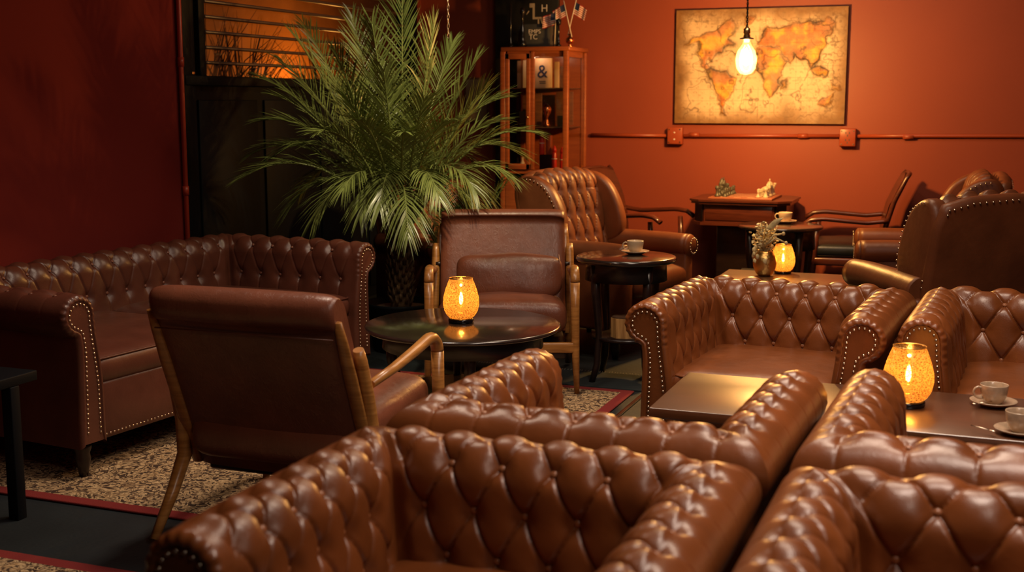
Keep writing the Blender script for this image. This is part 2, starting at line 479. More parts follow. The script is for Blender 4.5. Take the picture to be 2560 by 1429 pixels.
plate('wall_left_corner', (XW - .15, Y1 + .1, 0), (XW, YB, 3.1), M['redwall'])['label'] = 'short red wall between the shutters and the corner'
# what is seen through the glass
ext = plate('wall_exterior', (XW - 2.4, 4.0, 0), (XW - 2.3, 13.2, 3.4), M['extwall'])
plate('floor_exterior', (XW - 2.4, 4.0, -.1), (XW - .15, 13.2, 0), M['floor'])
for gi, (gx, gy) in enumerate(((XW - .75, 7.0), (XW - 1.1, 8.0), (XW - .9, 9.0))):
    g = thing('ornamental_grass', ['dark clump of tall grass outside the shuttered window, nearest the left frame', 'dark clump of tall grass outside the window behind the palm leaves', 'dark clump of tall grass outside the window at its right end'][gi], 'grass clump', (gx, gy, 0), 0, 'grass clumps outside the window')
    MB().lathe([(.0, 0), (.2, 0), (.24, .9), (.22, .95), (0, .93)], 16).build('planter', M['black'], g)
    b = MB()
    for k in range(90):
        a = R.uniform(0, 2 * PI); l = R.uniform(.6, 1.25); o_ = R.uniform(.08, .55)
        pts = [(math.cos(a) * (.1 * R.random() + o_ * t * t), math.sin(a) * (.1 + o_ * t * t), .93 + l * (t - .35 * t * t * o_)) for t in (0, .25, .5, .75, 1)]
        b.tube(pts, [.007, .007, .006, .004, .001], 4)
    for k in range(3):
        a = R.uniform(0, 2 * PI)
        b.tube([(0, 0, .9), (.03 * math.cos(a), .1 * math.sin(a), 1.4), (.05, .3 * math.sin(a), 1.9)], [.016, .012, .006], 6)
    b.build('blades', M['grass'], g)

# vertical pipe at the wall end and the surface conduit on the back wall
t = thing('wall_pipe', 'red painted vertical pipe running up the left wall end', 'pipe', (XW + .02, 5.73, 0))
MB().tube([(0, 0, 0), (0, 0, 3.1)], .014, 10).build('tube', M['redpipe'], t)
for z in (.9, 1.6):
    MB().tube([(0, 0, z), (0, 0, z + .05)], .018, 10).build('coupling', M['redpipe'], t)
t = thing('electrical_conduit', 'orange red painted conduit running along the back wall under the map', 'conduit', (0, YB - .02, 1.17))
MB().tube([(-2.76, 0, -.005), (-2.178, 0, -.005)], .013, 10).build('tube', M['conduit'], t)
MB().tube([(-2.062, 0, -.005), (-1.6, 0, 0), (-.968, 0, .005)], .013, 10).build('tube', M['conduit'], t)
MB().tube([(-.852, 0, .005), (-.5, 0, .01), (.5, 0, .02), (3.3, 0, .02)], .013, 10).build('tube', M['conduit'], t)
for x in (-1.25, -.55, -2.02):
    MB().tube([(x, 0, .002), (x + .07, 0, .003)], .017, 10).build('coupling', M['conduit'], t)
for i, x in enumerate((-2.12, -.91)):
    t = thing('junction_box', ['square painted outlet box under the left corner of the map', 'square painted outlet box under the right corner of the map'][i], 'outlet box', (x, YB - .001, 1.165), 0, 'outlet boxes on the conduit')
    MB().box((-.055, -.055, -.062), (.055, 0, .062), .006).build('box', M['conduit'], t)
    b = MB().box((-.052, -.062, -.058), (.052, -.055, .058), .003); b.build('cover_plate', M['conduit'], t)
    for sx in (-1, 1):
        for sz in (-1, 1):
            MB().tube([(sx * .04, -.063, sz * .045), (sx * .04, -.066, sz * .045)], .005, 8).build('screw', M['antique'], t)
    for sz in (-1, 1):
        if i == 0: MB().tube([(0, -.062, sz * .024), (0, -.065, sz * .024)], .006, 8).build('socket_hole', M['white'], t)
        else:
            b = MB()
            for dx, dz in ((-.012, .008), (.012, .008), (0, -.01)): b.box((dx - .003, -.0635, sz * .024 + dz - .007), (dx + .003, -.062, sz * .024 + dz + .007))
            b.build('socket_slot', M['ink'], t)

# ------------------------------------------------------------------ world map canvas
def canvas():
    W_, H_ = 1.19, .795; nx, nz = 430, 290
    px = lambda L: [((x - 240) / 1550., (y - 85) / 1020.) for x, y in L]
    polys = [px(q) for q in (
        [(345,395),(420,330),(530,290),(640,250),(740,180),(800,230),(780,300),(720,350),(790,400),(700,430),(640,480),(600,530),(560,520),(540,545),(590,600),(535,595),(470,550),(430,490),(450,420),(470,370),(400,390)],
        [(560,595),(640,640),(740,650),(820,700),(800,770),(760,840),(720,900),(700,950),(740,1010),(690,990),(650,900),(640,800),(590,700)],
        [(1000,430),(1080,405),(1180,430),(1230,500),(1290,560),(1240,600),(1190,700),(1200,760),(1150,850),(1110,860),(1070,790),(1050,690),(1010,590),(985,500)],
        [(1010,400),(1020,330),(1080,250),(1200,260),(1330,220),(1450,210),(1600,200),(1690,230),(1680,300),(1600,330),(1640,400),(1560,470),(1530,560),(1480,620),(1440,540),(1370,520),(1330,480),(1300,580),(1250,560),(1200,470),(1120,410)],
        [(1480,620),(1560,600),(1620,650),(1570,700),(1500,680)],
        [(1560,925),(1600,860),(1680,830),(1695,900),(1625,955)],
        [(1655,745),(1720,760),(1725,800),(1670,790)],
        [(1215,740),(1255,720),(1250,790),(1220,800)],
        [(860,130),(960,150),(930,240),(870,235)])]
    u, v = np.meshgrid((np.arange(nx) + .5) / nx, (np.arange(nz) + .5) / nz, indexing='ij')
    rs = np.random.RandomState(3)
    def vn(fx, fy, seed):
        r_ = np.random.RandomState(seed).rand(64, 64)
        x = u * fx; y = v * fy; xi = np.floor(x).astype(int); yi = np.floor(y).astype(int)
        tx = x - xi; ty = y - yi; tx = tx * tx * (3 - 2 * tx); ty = ty * ty * (3 - 2 * ty)
        g = lambda a, b: r_[a % 64, b % 64]
        return (g(xi, yi) * (1 - tx) + g(xi + 1, yi) * tx) * (1 - ty) + (g(xi, yi + 1) * (1 - tx) + g(xi + 1, yi + 1) * tx) * ty
    def fbm(s, seed, o_=4):
        return sum(vn(s * 1.5 * 2 ** k, s * 2 ** k, seed + k) / 2 ** (k + 1) for k in range(o_))
    wu = u + (fbm(12, 1) - .47) * .065; wv = v + (fbm(12, 9) - .47) * .085
    dist = np.full(u.shape, 9.)       # signed distance approx to coasts
    inside = np.zeros(u.shape, bool)
    for p in polys:
        n = len(p); ins = np.zeros(u.shape, bool)
        for i in range(n):
            (x1, y1), (x2, y2) = p[i], p[(i + 1) % n]
            ex, ey = (x2 - x1), (y2 - y1)
            tt = np.clip(((wu - x1) * ex + (wv - y1) * ey) / (ex * ex + ey * ey + 1e-12), 0, 1)
            dist = np.minimum(dist, np.hypot((wu - x1 - tt * ex) * 1.5, wv - y1 - tt * ey))
            c = ((y1 > wv) != (y2 > wv)) & (wu < (x2 - x1) * (wv - y1) / (y2 - y1 + 1e-12) + x1)
            ins ^= c
        inside |= ins
    f1 = fbm(5, 21); f2 = fbm(22, 31); f3 = fbm(10, 41); f4 = fbm(40, 51, 3)
    base = np.array([.76, .54, .33])[None, None] * (.72 + .55 * f1[..., None])
    base = base * (1 - .25 * (f4[..., None] > .56))
    land = np.array([.88, .42, .02]); land2 = np.array([.50, .15, .03])
    m = sstep(f3, .35, .6)[..., None]
    lc = land * m + land2 * (1 - m); lc = lc * (.55 + .95 * f2[..., None])
    L = (sstep(np.where(inside, dist, -dist), -.022, .024) * (.55 + .6 * f1))[..., None].clip(0, 1)
    C = base * (1 - L) + lc * L
    coast = np.exp(-(dist / .007) ** 2) * (.35 + .8 * fbm(14, 61)); 
    C *= (1 - .8 * np.clip(coast, 0, 1))[..., None]
    C *= (1 - .55 * np.exp(-(dist / .028) ** 2) * sstep(fbm(9, 66), .42, .62))[..., None]
    # graticule
    gr = np.minimum(np.abs((u * 13) % 1 - .5), np.abs((v * 9) % 1 - .5) * 1.0)
    gl = ((np.abs((u * 14 + .5) % 1 - .5) < .02) | (np.abs((v * 10 + .5) % 1 - .5) < .025)) & (f1 > .42)
    C *= np.where(gl, .78, 1)[..., None]
    # rivers / cracks as isolines of noise
    for sd, th in ((71, .010), (81, .008)):
        nn = fbm(4, sd); C *= (1 - .62 * np.exp(-((nn - .48) / th) ** 2) * (fbm(6, sd + 5) > .47))[..., None]
    nn = fbm(16, 91); right = sstep(u, .72, .95) + sstep(.22 - v, 0, .15) * .7
    C *= (1 - .65 * np.clip(right, 0, 1) * np.exp(-((nn - .5) / .035) ** 2))[..., None]
    # aged brown stain along the edges of the canvas
    ed = np.minimum(np.minimum(u * 1.5, (1 - u) * 1.5), np.minimum(v, 1 - v)) + (f1 - .5) * .14
    s = sstep(ed, -.01, .19)[..., None]
    C = C * s + np.array([.26, .12, .035]) * (.6 + .7 * f2[..., None]) * (1 - s)
    hgt = .010 * np.clip(L[..., 0], 0, 1) * (.4 + f2) + .002 * f4
    P = np.zeros((nx, nz, 3)); P[..., 0] = (u - .5) * W_; P[..., 1] = -.035 - hgt; P[..., 2] = (.5 - v) * H_
    me = mesh(P.reshape(-1, 3), grid_faces(nx, nz, flip=False), True, 'printed_map')
    at = me.color_attributes.new('paint', 'FLOAT_COLOR', 'POINT')
    at.data.foreach_set('color', np.concatenate([C.clip(0, 1), np.ones((nx, nz, 1))], 2).ravel())
    mt, nt, b = new_mat('painted_map'); a = nt.nodes.new('ShaderNodeAttribute'); a.attribute_name = 'paint'
    nt.links.new(a.outputs['Color'], b.inputs['Base Color']); b.inputs['Roughness'].default_value = .55
    t = thing('world_map_canvas', 'large antique style world map canvas with raised orange continents on the back wall', 'wall art', (-1.533, YB - .006, 1.653))
    MB().box((-W_ / 2, -.035, -H_ / 2), (W_ / 2, 0, H_ / 2)).build('stretched_canvas', simple('canvas_side', (.07, .03, .012), .7), t)
    link('printed_map', me, mt, t)
canvas()

# ------------------------------------------------------------------ tufted leather
def rows_of(q, K):
    return [0, .085] + [.085 + q * (k + 1) for k in range(K)]

def tuft_h(u, v, p, q, K, A=.030, B=.017, rows=None):
    U = u / p
    V = v / q if rows is None else np.where(v < 0, v / .1, np.interp(v, rows, range(len(rows))))
    rw = [k * q for k in range(K + 1)] if rows is None else rows
    Vc = np.clip(V, 0, K)
    a = np.abs(np.sin(PI * (U - Vc / 2))); b = np.abs(np.sin(PI * (U + Vc / 2)))
    f = lambda t: 1 - np.exp(-t / .085)
    pil = .66 * f(a) * f(b) + .34 * (a * b) ** .7
    roll = np.clip(-V / .15, 0, 1)
    pil = pil * (1 - roll) + (1 - np.exp(-a / .07)) * roll
    dec = np.where(V < 0, .25 + .75 * np.exp(np.minimum(V, 0) * 12), np.where(V > K, .25 + .75 * np.exp(-np.maximum(V - K, 0) * 1.0), 1))
    h = A * pil * dec
    d2 = np.full(h.shape, 1e3)
    for k in range(K + 1):
        fu = (U - k / 2.); fu = (fu - np.round(fu)) * p
        d2 = np.minimum(d2, fu ** 2 + (v - rw[k]) ** 2)
    return h - B * np.exp(-d2 / (.22 * p) ** 2)

def chester_profile(Rr=.08, sc=.085, zc=.622, zb=.12, ds=.005, th0=86, lean=.03):
    pts = []                         # s, z, ns, nz, v
    v0 = Rr * rad(180 - th0)
    for z in np.linspace(zb, .42, 7)[:-1]: pts.append((0, z, -1, 0, v0 + zc - z))
    for z in np.arange(.42, zc, ds): pts.append((0, z, -1, 0, v0 + zc - z))
    for a in np.arange(180, -76, -math.degrees(ds / Rr)):
        pts.append((Rr * math.cos(rad(a)), zc + Rr * math.sin(rad(a)), math.cos(rad(a)), math.sin(rad(a)), Rr * rad(a - th0)))
    out = []
    for (s, z, a, b, v) in pts:
        if v > v0 or (a == -1 and b == 0):
            s = -Rr
        out.append([s + sc - lean * float(sstep(zc - z, -.02, .30)), z, a, b, v])
    s1, z1, _, _, v1 = out[-1]
    for k, (s, z) in enumerate(((.100, z1 - .008), (.097, z1 - .022), (.095, z1 - .05), (.095, .45), (.097, .38), (.099, .31), (.101, .24), (.103, .18), (.104, zb))):
        out.append([s, z, 1, 0, v1 - .02 - (z1 - z)])
    return np.array(out)

def nails(parent, pts, nrm, r=.0045, mat='antique', name='nailhead_trim'):
    b = MB(); nrm = Vector(nrm)
    rot = nrm.to_track_quat('Z', 'Y').to_matrix().to_4x4()
    for p in pts:
        b.lathe([(r * 1.05, 0), (r, r * .35), (r * .7, r * .7), (0, r * .9)], 8, M=Matrix.Translation(Vector(p)) @ rot)
    return b.build(name, M[mat], parent)

def resample(pts, step):
    pts = np.array(pts, float); seg = np.linalg.norm(np.diff(pts, axis=0), axis=1); L = np.concatenate([[0], np.cumsum(seg)])
    n = max(2, int(L[-1] / step)); s = np.linspace(0, L[-1], n)
    return np.stack([np.interp(s, L, pts[:, i]) for i in range(pts.shape[1])], 1)

_btn = MB().sphere((0, 0, 0), 1, 10, 6, (1, 1, .55))
BTN = mesh(_btn.v, _btn.f, True, 'button'); BTN.materials.append(simple('button_leather', (.30, .11, .045), .3))
BTND = BTN.copy(); BTND.materials.clear(); BTND.materials.append(simple('dark_button_leather', (.20, .075, .045), .3))

def add_button(parent, p, n, r=.0085, dark=False):
    o = link('button', BTND if dark else BTN, None, parent, p)
    o.rotation_euler = Vector(n).to_track_quat('Z', 'Y').to_euler(); o.scale = (r, r, r)
    return o

def chesterfield(name, W, D, p, q, K=3, mat='leather', ds=.004, pa=.105, A=.0155, base_nails=True, rowmax=None):
    """W inner width, D overall depth. faces -y, origin on floor centre"""
    mt = M[mat]; dark = mat == 'leather_dark'
    root = bpy.data.objects.new(name, None); COL.objects.link(root)
    prof = chester_profile(ds=ds); rows = rows_of(q, K)
    s, z, ns, nz, v = prof.T
    yf = -D / 2; yb = D / 2 - .165          # arm front, back inner plane
    # backrest
    nu = int((W + .2) / ds); tt = np.linspace(-1, 1, nu)
    half = W / 2 + s
    X = tt[:, None] * half[None, :]
    h = tuft_h(X, np.broadcast_to(v, X.shape), p, q, K, A, rows=rows)
    edge = sstep(half[None, :] - np.abs(X), 0, .05)
    outer = sstep(v, -.34, -.12)[None, :]
    low = sstep(z, .36, .43)[None, :]
    h = (h * edge * np.where(v[None, :] < 0, outer, low))
    P = np.zeros((nu, len(s), 3))
    P[..., 0] = X; P[..., 1] = yb + s + ns * h; P[..., 2] = z + nz * h
    mb = MB().grid(P, flip=True)
    back = mb.build('backrest', mt, root)
    for k in range(K + 1):
        m_ = int(W / p) + 4
        for i in range(-m_, m_ + 1):
            xb = (i + (k % 2) / 2.) * p
            vb = rows[k]
            j = int(np.argmin(np.abs(v - vb)))
            if abs(xb) > W / 2 + s[j] - .035: continue
            if k > 1 and z[j] < .44: continue
            hh = -.011
            add_button(back, (xb, yb + s[j] + ns[j] * hh, z[j] + nz[j] * hh), (0, ns[j], nz[j]), dark=dark)
    # arms
    r = .02
    # closed section outline for the front face
    for side in (-1, 1):
        y_end = yb + s
        na = int((D - .08) / ds); ta = np.linspace(0, 1, na)
        Y = yf + r + ta[:, None] * (y_end - yf - r)[None, :]
        u = Y - (yf + .115)
        h = tuft_h(u, np.broadcast_to(v, u.shape), pa, q, K, A * .9, rows=rows)
        ef = sstep(Y - yf, .03, .10) * sstep(y_end[None, :] - Y, 0, .045)
        outr = sstep(v, -.22, -.06)[None, :]
        h = h * ef * np.where(v[None, :] < 0, outr, low)
        S = s[None, :] + ns[None, :] * h; Zz = z[None, :] + nz[None, :] * h
        sec = np.c_[s, z]
        rings = []
        for k in range(1, 7):
            a = k / 6 * PI / 2
            q_ = inset(sec, r * (1 - math.cos(a)))
            gath = .0022 * np.sin(v * 2 * PI / .026) * math.sin(a * 2 if a < PI / 4 else PI / 2) * (z > .54)
            rings.append(np.c_[q_ + prof[:, 2:4] * gath[:, None], np.full(len(s), yf + r - r * math.sin(a))])
        q_ = inset(sec, r + .003); rings.append(np.c_[q_, np.full(len(s), yf + .005)])
        panel = q_
        rings = rings[::-1]
        full = np.zeros((len(rings) + na, len(s), 3))
        for k, rg in enumerate(rings): full[k, :, 0] = rg[:, 0]; full[k, :, 1] = rg[:, 2]; full[k, :, 2] = rg[:, 1]
        full[len(rings):, :, 0] = S; full[len(rings):, :, 1] = Y; full[len(rings):, :, 2] = Zz
        full[..., 0] = side * (W / 2 + full[..., 0])
        mb = MB().grid(full, flip=(side > 0))
        # flat front panel (tessellated)
        from mathutils.geometry import tessellate_polygon
        pl = [Vector((side * (W / 2 + a_), b_, 0)) for a_, b_ in panel]
        tri = tessellate_polygon([pl])
        vs = [(p_.x, yf + .005, p_.y) for p_ in pl]
        fs = []
        for t_ in tri:
            a_, b_, c_ = [Vector(vs[i]) for i in t_]
            nrm = (b_ - a_).cross(c_ - a_)
            fs.append(t_ if nrm.y < 0 else (t_[0], t_[2], t_[1]))
        mb.add(vs, fs, False)
        arm = mb.build('armrest', mt, root)
        path = inset(sec, .033)
        keep = (z > .14)
        path = path[keep]
        pts = resample(path, .0175)
        nails(arm, [(side * (W / 2 + a_), yf + .004, b_) for a_, b_ in pts], (0, -1, 0))
        ymax = yb
        for k in range(K + 1):
            j = int(np.argmin(np.abs(v - rows[k])))
            if z[j] < .46 and k > 0: continue
            for i in range(0, 30):
                yy = yf + .115 + (i + (k % 2) / 2.) * pa
                if yy > yb + s[j] - .04: break
                add_button(arm, (side * (W / 2 + s[j] + ns[j] * -.010), yy, z[j] + nz[j] * -.010), (side * ns[j], 0, nz[j]), dark=dark)
    # seat base
    b = MB().box((-W / 2 - .005, yf + .045, .12), (W / 2 + .005, yb + .05, .345), .012)
    base = b.build('seat_base', mt, root)
    if base_nails:
        nails(base, [(x, yf + .044, .14) for x in np.arange(-W / 2 + .02, W / 2 - .01, .02)], (0, -1, 0), r=.004)
    # seat cushion
    nc = 1 if W < 1.4 else 2
    cw = (W + .03) / nc; cd = yb + .05 - (yf + .035)
    for i in range(nc):
        P = superbox(cw - .004, cd, .13, e=.13, n=40, m=18, crown=.02)
        P[..., 0] += -(W + .03) / 2 + cw * (i + .5); P[..., 1] += yf + .035 + cd / 2; P[..., 2] += .388
        c = MB().grid(P, cv=True, flip=True).build('seat_cushion', mt, root)
        x0 = -(W + .03) / 2 + cw * i + .012; x1 = x0 + cw - .028
        pth = [(x0, yb, .435), (x0, yf + .075, .435), (x0 + .03, yf + .045, .435), (x1 - .03, yf + .045, .435), (x1, yf + .075, .435), (x1, yb, .435)]
        MB().tube(resample(pth, .04), .0045, 6).build('piping', mt, c)
    # legs
    for sx in (-1, 1):
        for sy, yy in ((-1, yf + .06), (1, D / 2 - .11)):
            MB().lathe([(.0, .13), (.034, .13), (.034, .11), (.026, .09), (.03, .07), (.022, .03), (.016, 0), (0, 0)], 14).build('leg', M['espresso'], root, (sx * (W / 2 + .05), yy, 0))
    # hidden plain rear / bottom closing panel
    MB().box((-W / 2 - .03, yb - .02, .12), (W / 2 + .03, yb + .09, .16)).build('rail', M['espresso'], root)
    return root

def place(o, loc, rz, label, cat, group=None):
    o.location = loc; o.rotation_euler = (0, 0, rad(rz))
    return tag(o, label, cat, group)

club = chesterfield('club_armchair', .59, .80, .114, .100)
G1 = 'chestnut leather tufted armchairs'
place(club, (-.715, 4.62, 0), -4, 'tufted chestnut armchair facing the camera across the coffee table, in front of the flower vase', 'armchair', G1)
cA = place(copy_tree(club), (-.84, 2.945, 0), 178, 'tufted chestnut armchair seen from behind at the near left end of the coffee table', 'armchair', G1)
cF = place(copy_tree(club), (-.855, 2.055, 0), 0, 'foreground tufted leather armchair facing the camera, left one of the front pair', 'armchair', G1)
loves = chesterfield('loveseat', 1.27, .82, .141, .106, pa=.11)
G2 = 'chestnut leather tufted loveseats'
place(loves, (.565, 4.63, 0), -3, 'tufted leather loveseat cut by the right edge, behind the coffee table with two cups', 'loveseat', G2)
cB = place(copy_tree(loves), (.45, 2.99, 0), 178, 'tufted leather loveseat seen from behind, in front of the two coffee cups', 'loveseat', G2)
cG = place(copy_tree(loves), (.44, 2.08, 0), 0, 'foreground tufted leather loveseat filling the bottom right corner', 'loveseat', G2)
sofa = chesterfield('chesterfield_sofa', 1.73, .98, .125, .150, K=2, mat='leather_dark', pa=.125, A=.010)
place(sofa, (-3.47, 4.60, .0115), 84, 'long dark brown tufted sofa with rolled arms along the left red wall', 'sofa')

# ------------------------------------------------------------------ wood framed armchair
def lounge_chair():
    root = bpy.data.objects.new('lounge_armchair', None); COL.objects.link(root)
    L = M['leather_wrinkled']
    top = Vector((0, .37, .835)); bot = Vector((0, .12, .22)); d = (top - bot).normalized(); nrm = Vector((0, d.z, -d.y))
    # back cushion: section (n,t) swept in x with rounded top
    Ln = (top - bot).length
    nx = 44; xs = np.linspace(-1, 1, nx)
    sec = []
    for a in np.linspace(0, 1, 14): sec.append((-.048, a * (Ln - .055)))
    for a in np.linspace(180, -40, 18): sec.append((.008 + .056 * math.cos(rad(a)), Ln - .055 + .056 * math.sin(rad(a))))
    for a in np.linspace(.93, 0, 14): sec.append((.044, a * (Ln - .055)))
    sec = np.array(sec)
    P = np.zeros((nx, len(sec), 3))
    for i, x in enumerate(xs):
        k = (1 - abs(x) ** 14)
        w = .325 * x
        sc_ = .82 + .18 * k
        nn = sec[:, 0] * (k * .35 + .65); tt = sec[:, 1] - (1 - k) * .012 * (sec[:, 1] > Ln - .1)
        bul = .008 * (1 - x * x)
        P[i, :, 0] = w
        P[i, :, 1] = bot.y + d.y * tt + nrm.y * (nn + np.clip(nn / .045, -1, 1) * bul)
        P[i, :, 2] = bot.z + d.z * tt + nrm.z * (nn + np.clip(nn / .045, -1, 1) * bul)
    mb = MB().grid(P, flip=True)
    for i, rev in ((0, True), (nx - 1, False)):
        n0 = i * len(sec); f = list(range(n0, n0 + len(sec)))
        mb.f.append(tuple(f[::-1] if rev else f)); mb.sm.append(False)
    bk = mb.build('backrest', L, root)
    yb_, zb_ = bot.y + d.y * (Ln * .82) + nrm.y * .058, bot.z + d.z * (Ln * .82) + nrm.z * .058
    MB().tube([(-.315, yb_, zb_), (.315, yb_, zb_)], .0025, 6).build('seam', L, bk)
    # seat cushion
    P = superbox(.63, .60, .17, e=.16, n=40, m=18, crown=.03)
    P[..., 2] += (.0 - P[..., 1]) * .10
    P[..., 1] -= .06; P[..., 2] += .345
    c = MB().grid(P, cv=True, flip=True).build('seat_cushion', L, root)
    MB().box((-.31, -.33, .17), (.31, .12, .235), .01).build('seat_frame', M['espresso'], root)
    # lumbar pillow
    P = superbox(.54, .20, .17, e=.55, n=30, m=20)
    x = P[..., 0].copy(); zz = P[..., 1].copy(); th = P[..., 2].copy()
    pin = 1 + .12 * (np.abs(x / .27) ** 4) * (np.abs(zz / .10) ** 3)
    Q = np.zeros_like(P); Q[..., 0] = x * pin; Q[..., 2] = zz * pin * 1.12 + .004 * np.sin(x * 22 + 1); Q[..., 1] = -.02 + th * .85 * (1 - .3 * np.abs(x / .27) ** 2)
    Q[..., 1] += Q[..., 2] * .32 + .075; Q[..., 2] += .522; Q[..., 0] += .035
    pl = MB().grid(Q, cv=True).build('lumbar_pillow', L, root)
    MB().tube([(.285, .07, .63), (.295, .05, .56), (.285, .03, .47)], .004, 6).build('seam', L, pl)
    # frame
    for sx in (-1, 1):
        X = .352 * sx
        arc = [(X, .21, .535), (X, .05, .552), (X, -.12, .578), (X, -.22, .597)]
        for a in np.linspace(90, 8, 9):
            arc.append((X, -.245 - .065 * math.cos(rad(a)), .533 + .065 * math.sin(rad(a))))
        rr = [.015, .018, .021, .022] + [.023] * 9
        MB().tube(arc, rr, 12, flat=.9).build('armrest', M['oak'], root)
        e = arc[-1]
        MB().tube([e, (X, -.315, .40), (X + .004 * sx, -.32, .2), (X + .012 * sx, -.33, 0)], [.023, .022, .019, .013], 12).build('leg', M['oak'], root)
        post = [(X, .38, 0), (X, .27, .13), (X, .195, .24), (X, .20, .36), (X, .235, .50), (X, .275, .62), (X, .29, .66)]
        MB().tube(post, [.016, .021, .025, .024, .023, .021, .017], 12).build('leg', M['oak'], root)
        xr = .330 * sx
        MB().tube([tuple(Vector((xr, 0, 0)) + bot + d * tt_ + nrm * .035) for tt_ in (0, .2, .4, .52, Ln - .07)], [.020, .024, .024, .020, .014], 10, flat=.5).build('back_rail', M['oak'], root)
        MB().tube([(X, .24, .56), (xr * .96, .245, .56)], .012, 8).build('bolt', M['espresso'], root)
    MB().box((-.36, -.335, .20), (.36, -.305, .25), .006).build('front_rail', M['oak'], root)
    return root
lc = lounge_chair()
G3 = 'wood framed leather lounge chairs'
place(lc, (-2.263, 5.76, .0115), 21, 'honey wood lounge chair facing the camera behind the round table, brown leather pillow on it', 'armchair', G3)
lc2 = place(copy_tree(lc), (-2.11, 3.55, .0115), 181, 'wood armed leather lounge chair seen from behind, in front of the long sofa', 'armchair', G3)

# ------------------------------------------------------------------ wing chairs
def wing_chair(name='wing_armchair'):
    root = bpy.data.objects.new(name, None); COL.objects.link(root)
    L = M['wingleather']
    # tufted back
    yb = .165; ds = .006
    pts = []
    for z in np.arange(.40, .945, ds): pts.append((0, z, -1, 0, (.945 - z) + .09))
    Rr = .055
    for a in np.arange(180, -20, -4.5): pts.append((.055 + Rr * math.cos(rad(a)), .945 + Rr * math.sin(rad(a)), math.cos(rad(a)), math.sin(rad(a)), Rr * rad(a - 90)))
    s1, z1 = pts[-1][:2]
    for z in (.85, .7): pts.append((s1 + .0, z, 1, 0, -.3 - (z1 - z)))
    pr = np.array(pts); s, z, ns, nz, v = pr.T
    s = s + .22 * np.clip(z - .40, -.2, .7)
    nu = 96; tt = np.linspace(-1, 1, nu)
    half = .27 + .03 * np.ones_like(s)
    X = tt[:, None] * half[None, :]
    h = tuft_h(X, np.broadcast_to(v, X.shape), .10, .135, 4, .030) * sstep(half[None, :] - np.abs(X), 0, .04) * np.where(v < 0, sstep(v, -.25, -.05), sstep(z, .36, .42))[None, :]
    drop = .03 * np.abs(tt)[:, None] ** 3 * (z > .9)[None, :]
    P = np.zeros((nu, len(s), 3)); P[..., 0] = X; P[..., 1] = yb + s + ns * h; P[..., 2] = z + nz * h - drop
    bk = MB().grid(P, flip=True).build('backrest', L, root)
    for k in range(5):
        j = int(np.argmin(np.abs(v - k * .135)))
        for i in range(-3, 4):
            xb = (i + (k % 2) / 2) * .10
            if abs(xb) < .27: add_button(bk, (xb, yb + s[j] - ns[j] * .006, z[j] - nz[j] * .006), (0, ns[j], nz[j]), .007)
    ro = [(-.355, .18), (.355, .18), (.36, .6), (.355, .90), (.32, .99), (.2, 1.025), (0, 1.04), (-.2, 1.025), (-.32, .99), (-.355, .90), (-.36, .6)]
    ro = resample(ro + ro[:1], .03)[:-1]
    A22 = math.atan(.22)
    Mr = Matrix.Translation((0, .335 - .08, .16)) @ Matrix.Rotation(-A22, 4, 'X') @ Matrix(((1, 0, 0, 0), (0, 0, -1, 0), (0, 1, 0, -.16), (0, 0, 0, 1)))
    rp = MB().puff([tuple(p_) for p_ in ro], .07, .03, Mr).build('back_panel', L, root, fixn=True)
    nails(rp, [tuple(Mr @ Vector((a_, b_, -.036))) for a_, b_ in inset(ro, .02) if b_ > .95], (0, 1, .2), r=.005)
    for sx in (-1, 1):
        # wing: outline in (y,z)
        out = []
        ctrl = [(.25, .56), (.15, .57), (.10, .62), (.09, .70), (.12, .80), (.16, .88), (.21, .945), (.28, .985), (.35, 1.0), (.41, .98), (.43, .88), (.40, .72), (.35, .5), (.30, .3), (.22, .3)]
        c_ = np.array(ctrl + ctrl[:1]); c_ = resample(c_, .03)[:-1]
        # smooth
        for _ in range(2): c_ = (np.roll(c_, 1, 0) + 2 * c_ + np.roll(c_, -1, 0)) / 4
        Mx = Matrix(((0, 0, sx, sx * .315), (1, 0, 0, 0), (0, 1, 0, 0), (0, 0, 0, 1)))
        wg = MB().puff([tuple(p_) for p_ in c_], .085, .03, Mx).build('wing', L, root, fixn=True)
        edge = [p_ for p_ in c_ if p_[1] > .6 and (p_[0] < .3 or p_[1] > .93)]
        edge = sorted(edge, key=lambda p_: (p_[0] + p_[1] * .8))
        nails(wg, [(sx * .36, a_ + .0, b_) for a_, b_ in inset(c_, .02) if b_ > .58 and a_ < .36], (sx, 0, 0), r=.005)
        # arm: horizontal roll
        Rr2 = .068
        path = [(sx * .345, .34, .575), (sx * .345, .1, .58), (sx * .345, -.18, .58), (sx * .35, -.32, .575)]
        arm = MB().tube(resample(path, .03), Rr2, 24)
        arm.sphere((sx * .35, -.325, .575), Rr2, 24, 12, (1, .45, 1))
        arm.box((sx * .345 - .045, -.335, .16), (sx * .345 + .045, .36, .55), .02)
        ar = arm.build('armrest', L, root)
        nails(ar, [(sx * .35 + .045 * math.cos(a), -.357, .575 + .045 * math.sin(a)) for a in np.linspace(0, 2 * PI, 17)[:-1]] + [(sx * .345 + e, -.293, zz) for e in (-.03, .03) for zz in np.arange(.2, .48, .02)], (0, -1, 0), r=.0045)
        MB().lathe([(.0, .17), (.03, .17), (.025, .1), (.028, .06), (.016, 0), (0, 0)], 12).build('leg', M['espresso'], root, (sx * .33, -.24, 0))
        MB().lathe([(.0, .22), (.026, .22), (.022, .1), (.016, 0), (0, 0)], 10).build('leg', M['espresso'], root, (sx * .28, .32, 0))
    P = superbox(.60, .60, .15, e=.16, n=34, m=16, crown=.02); P[..., 1] += -.06; P[..., 2] += .40
    MB().grid(P, cv=True, flip=True).build('seat_cushion', L, root)
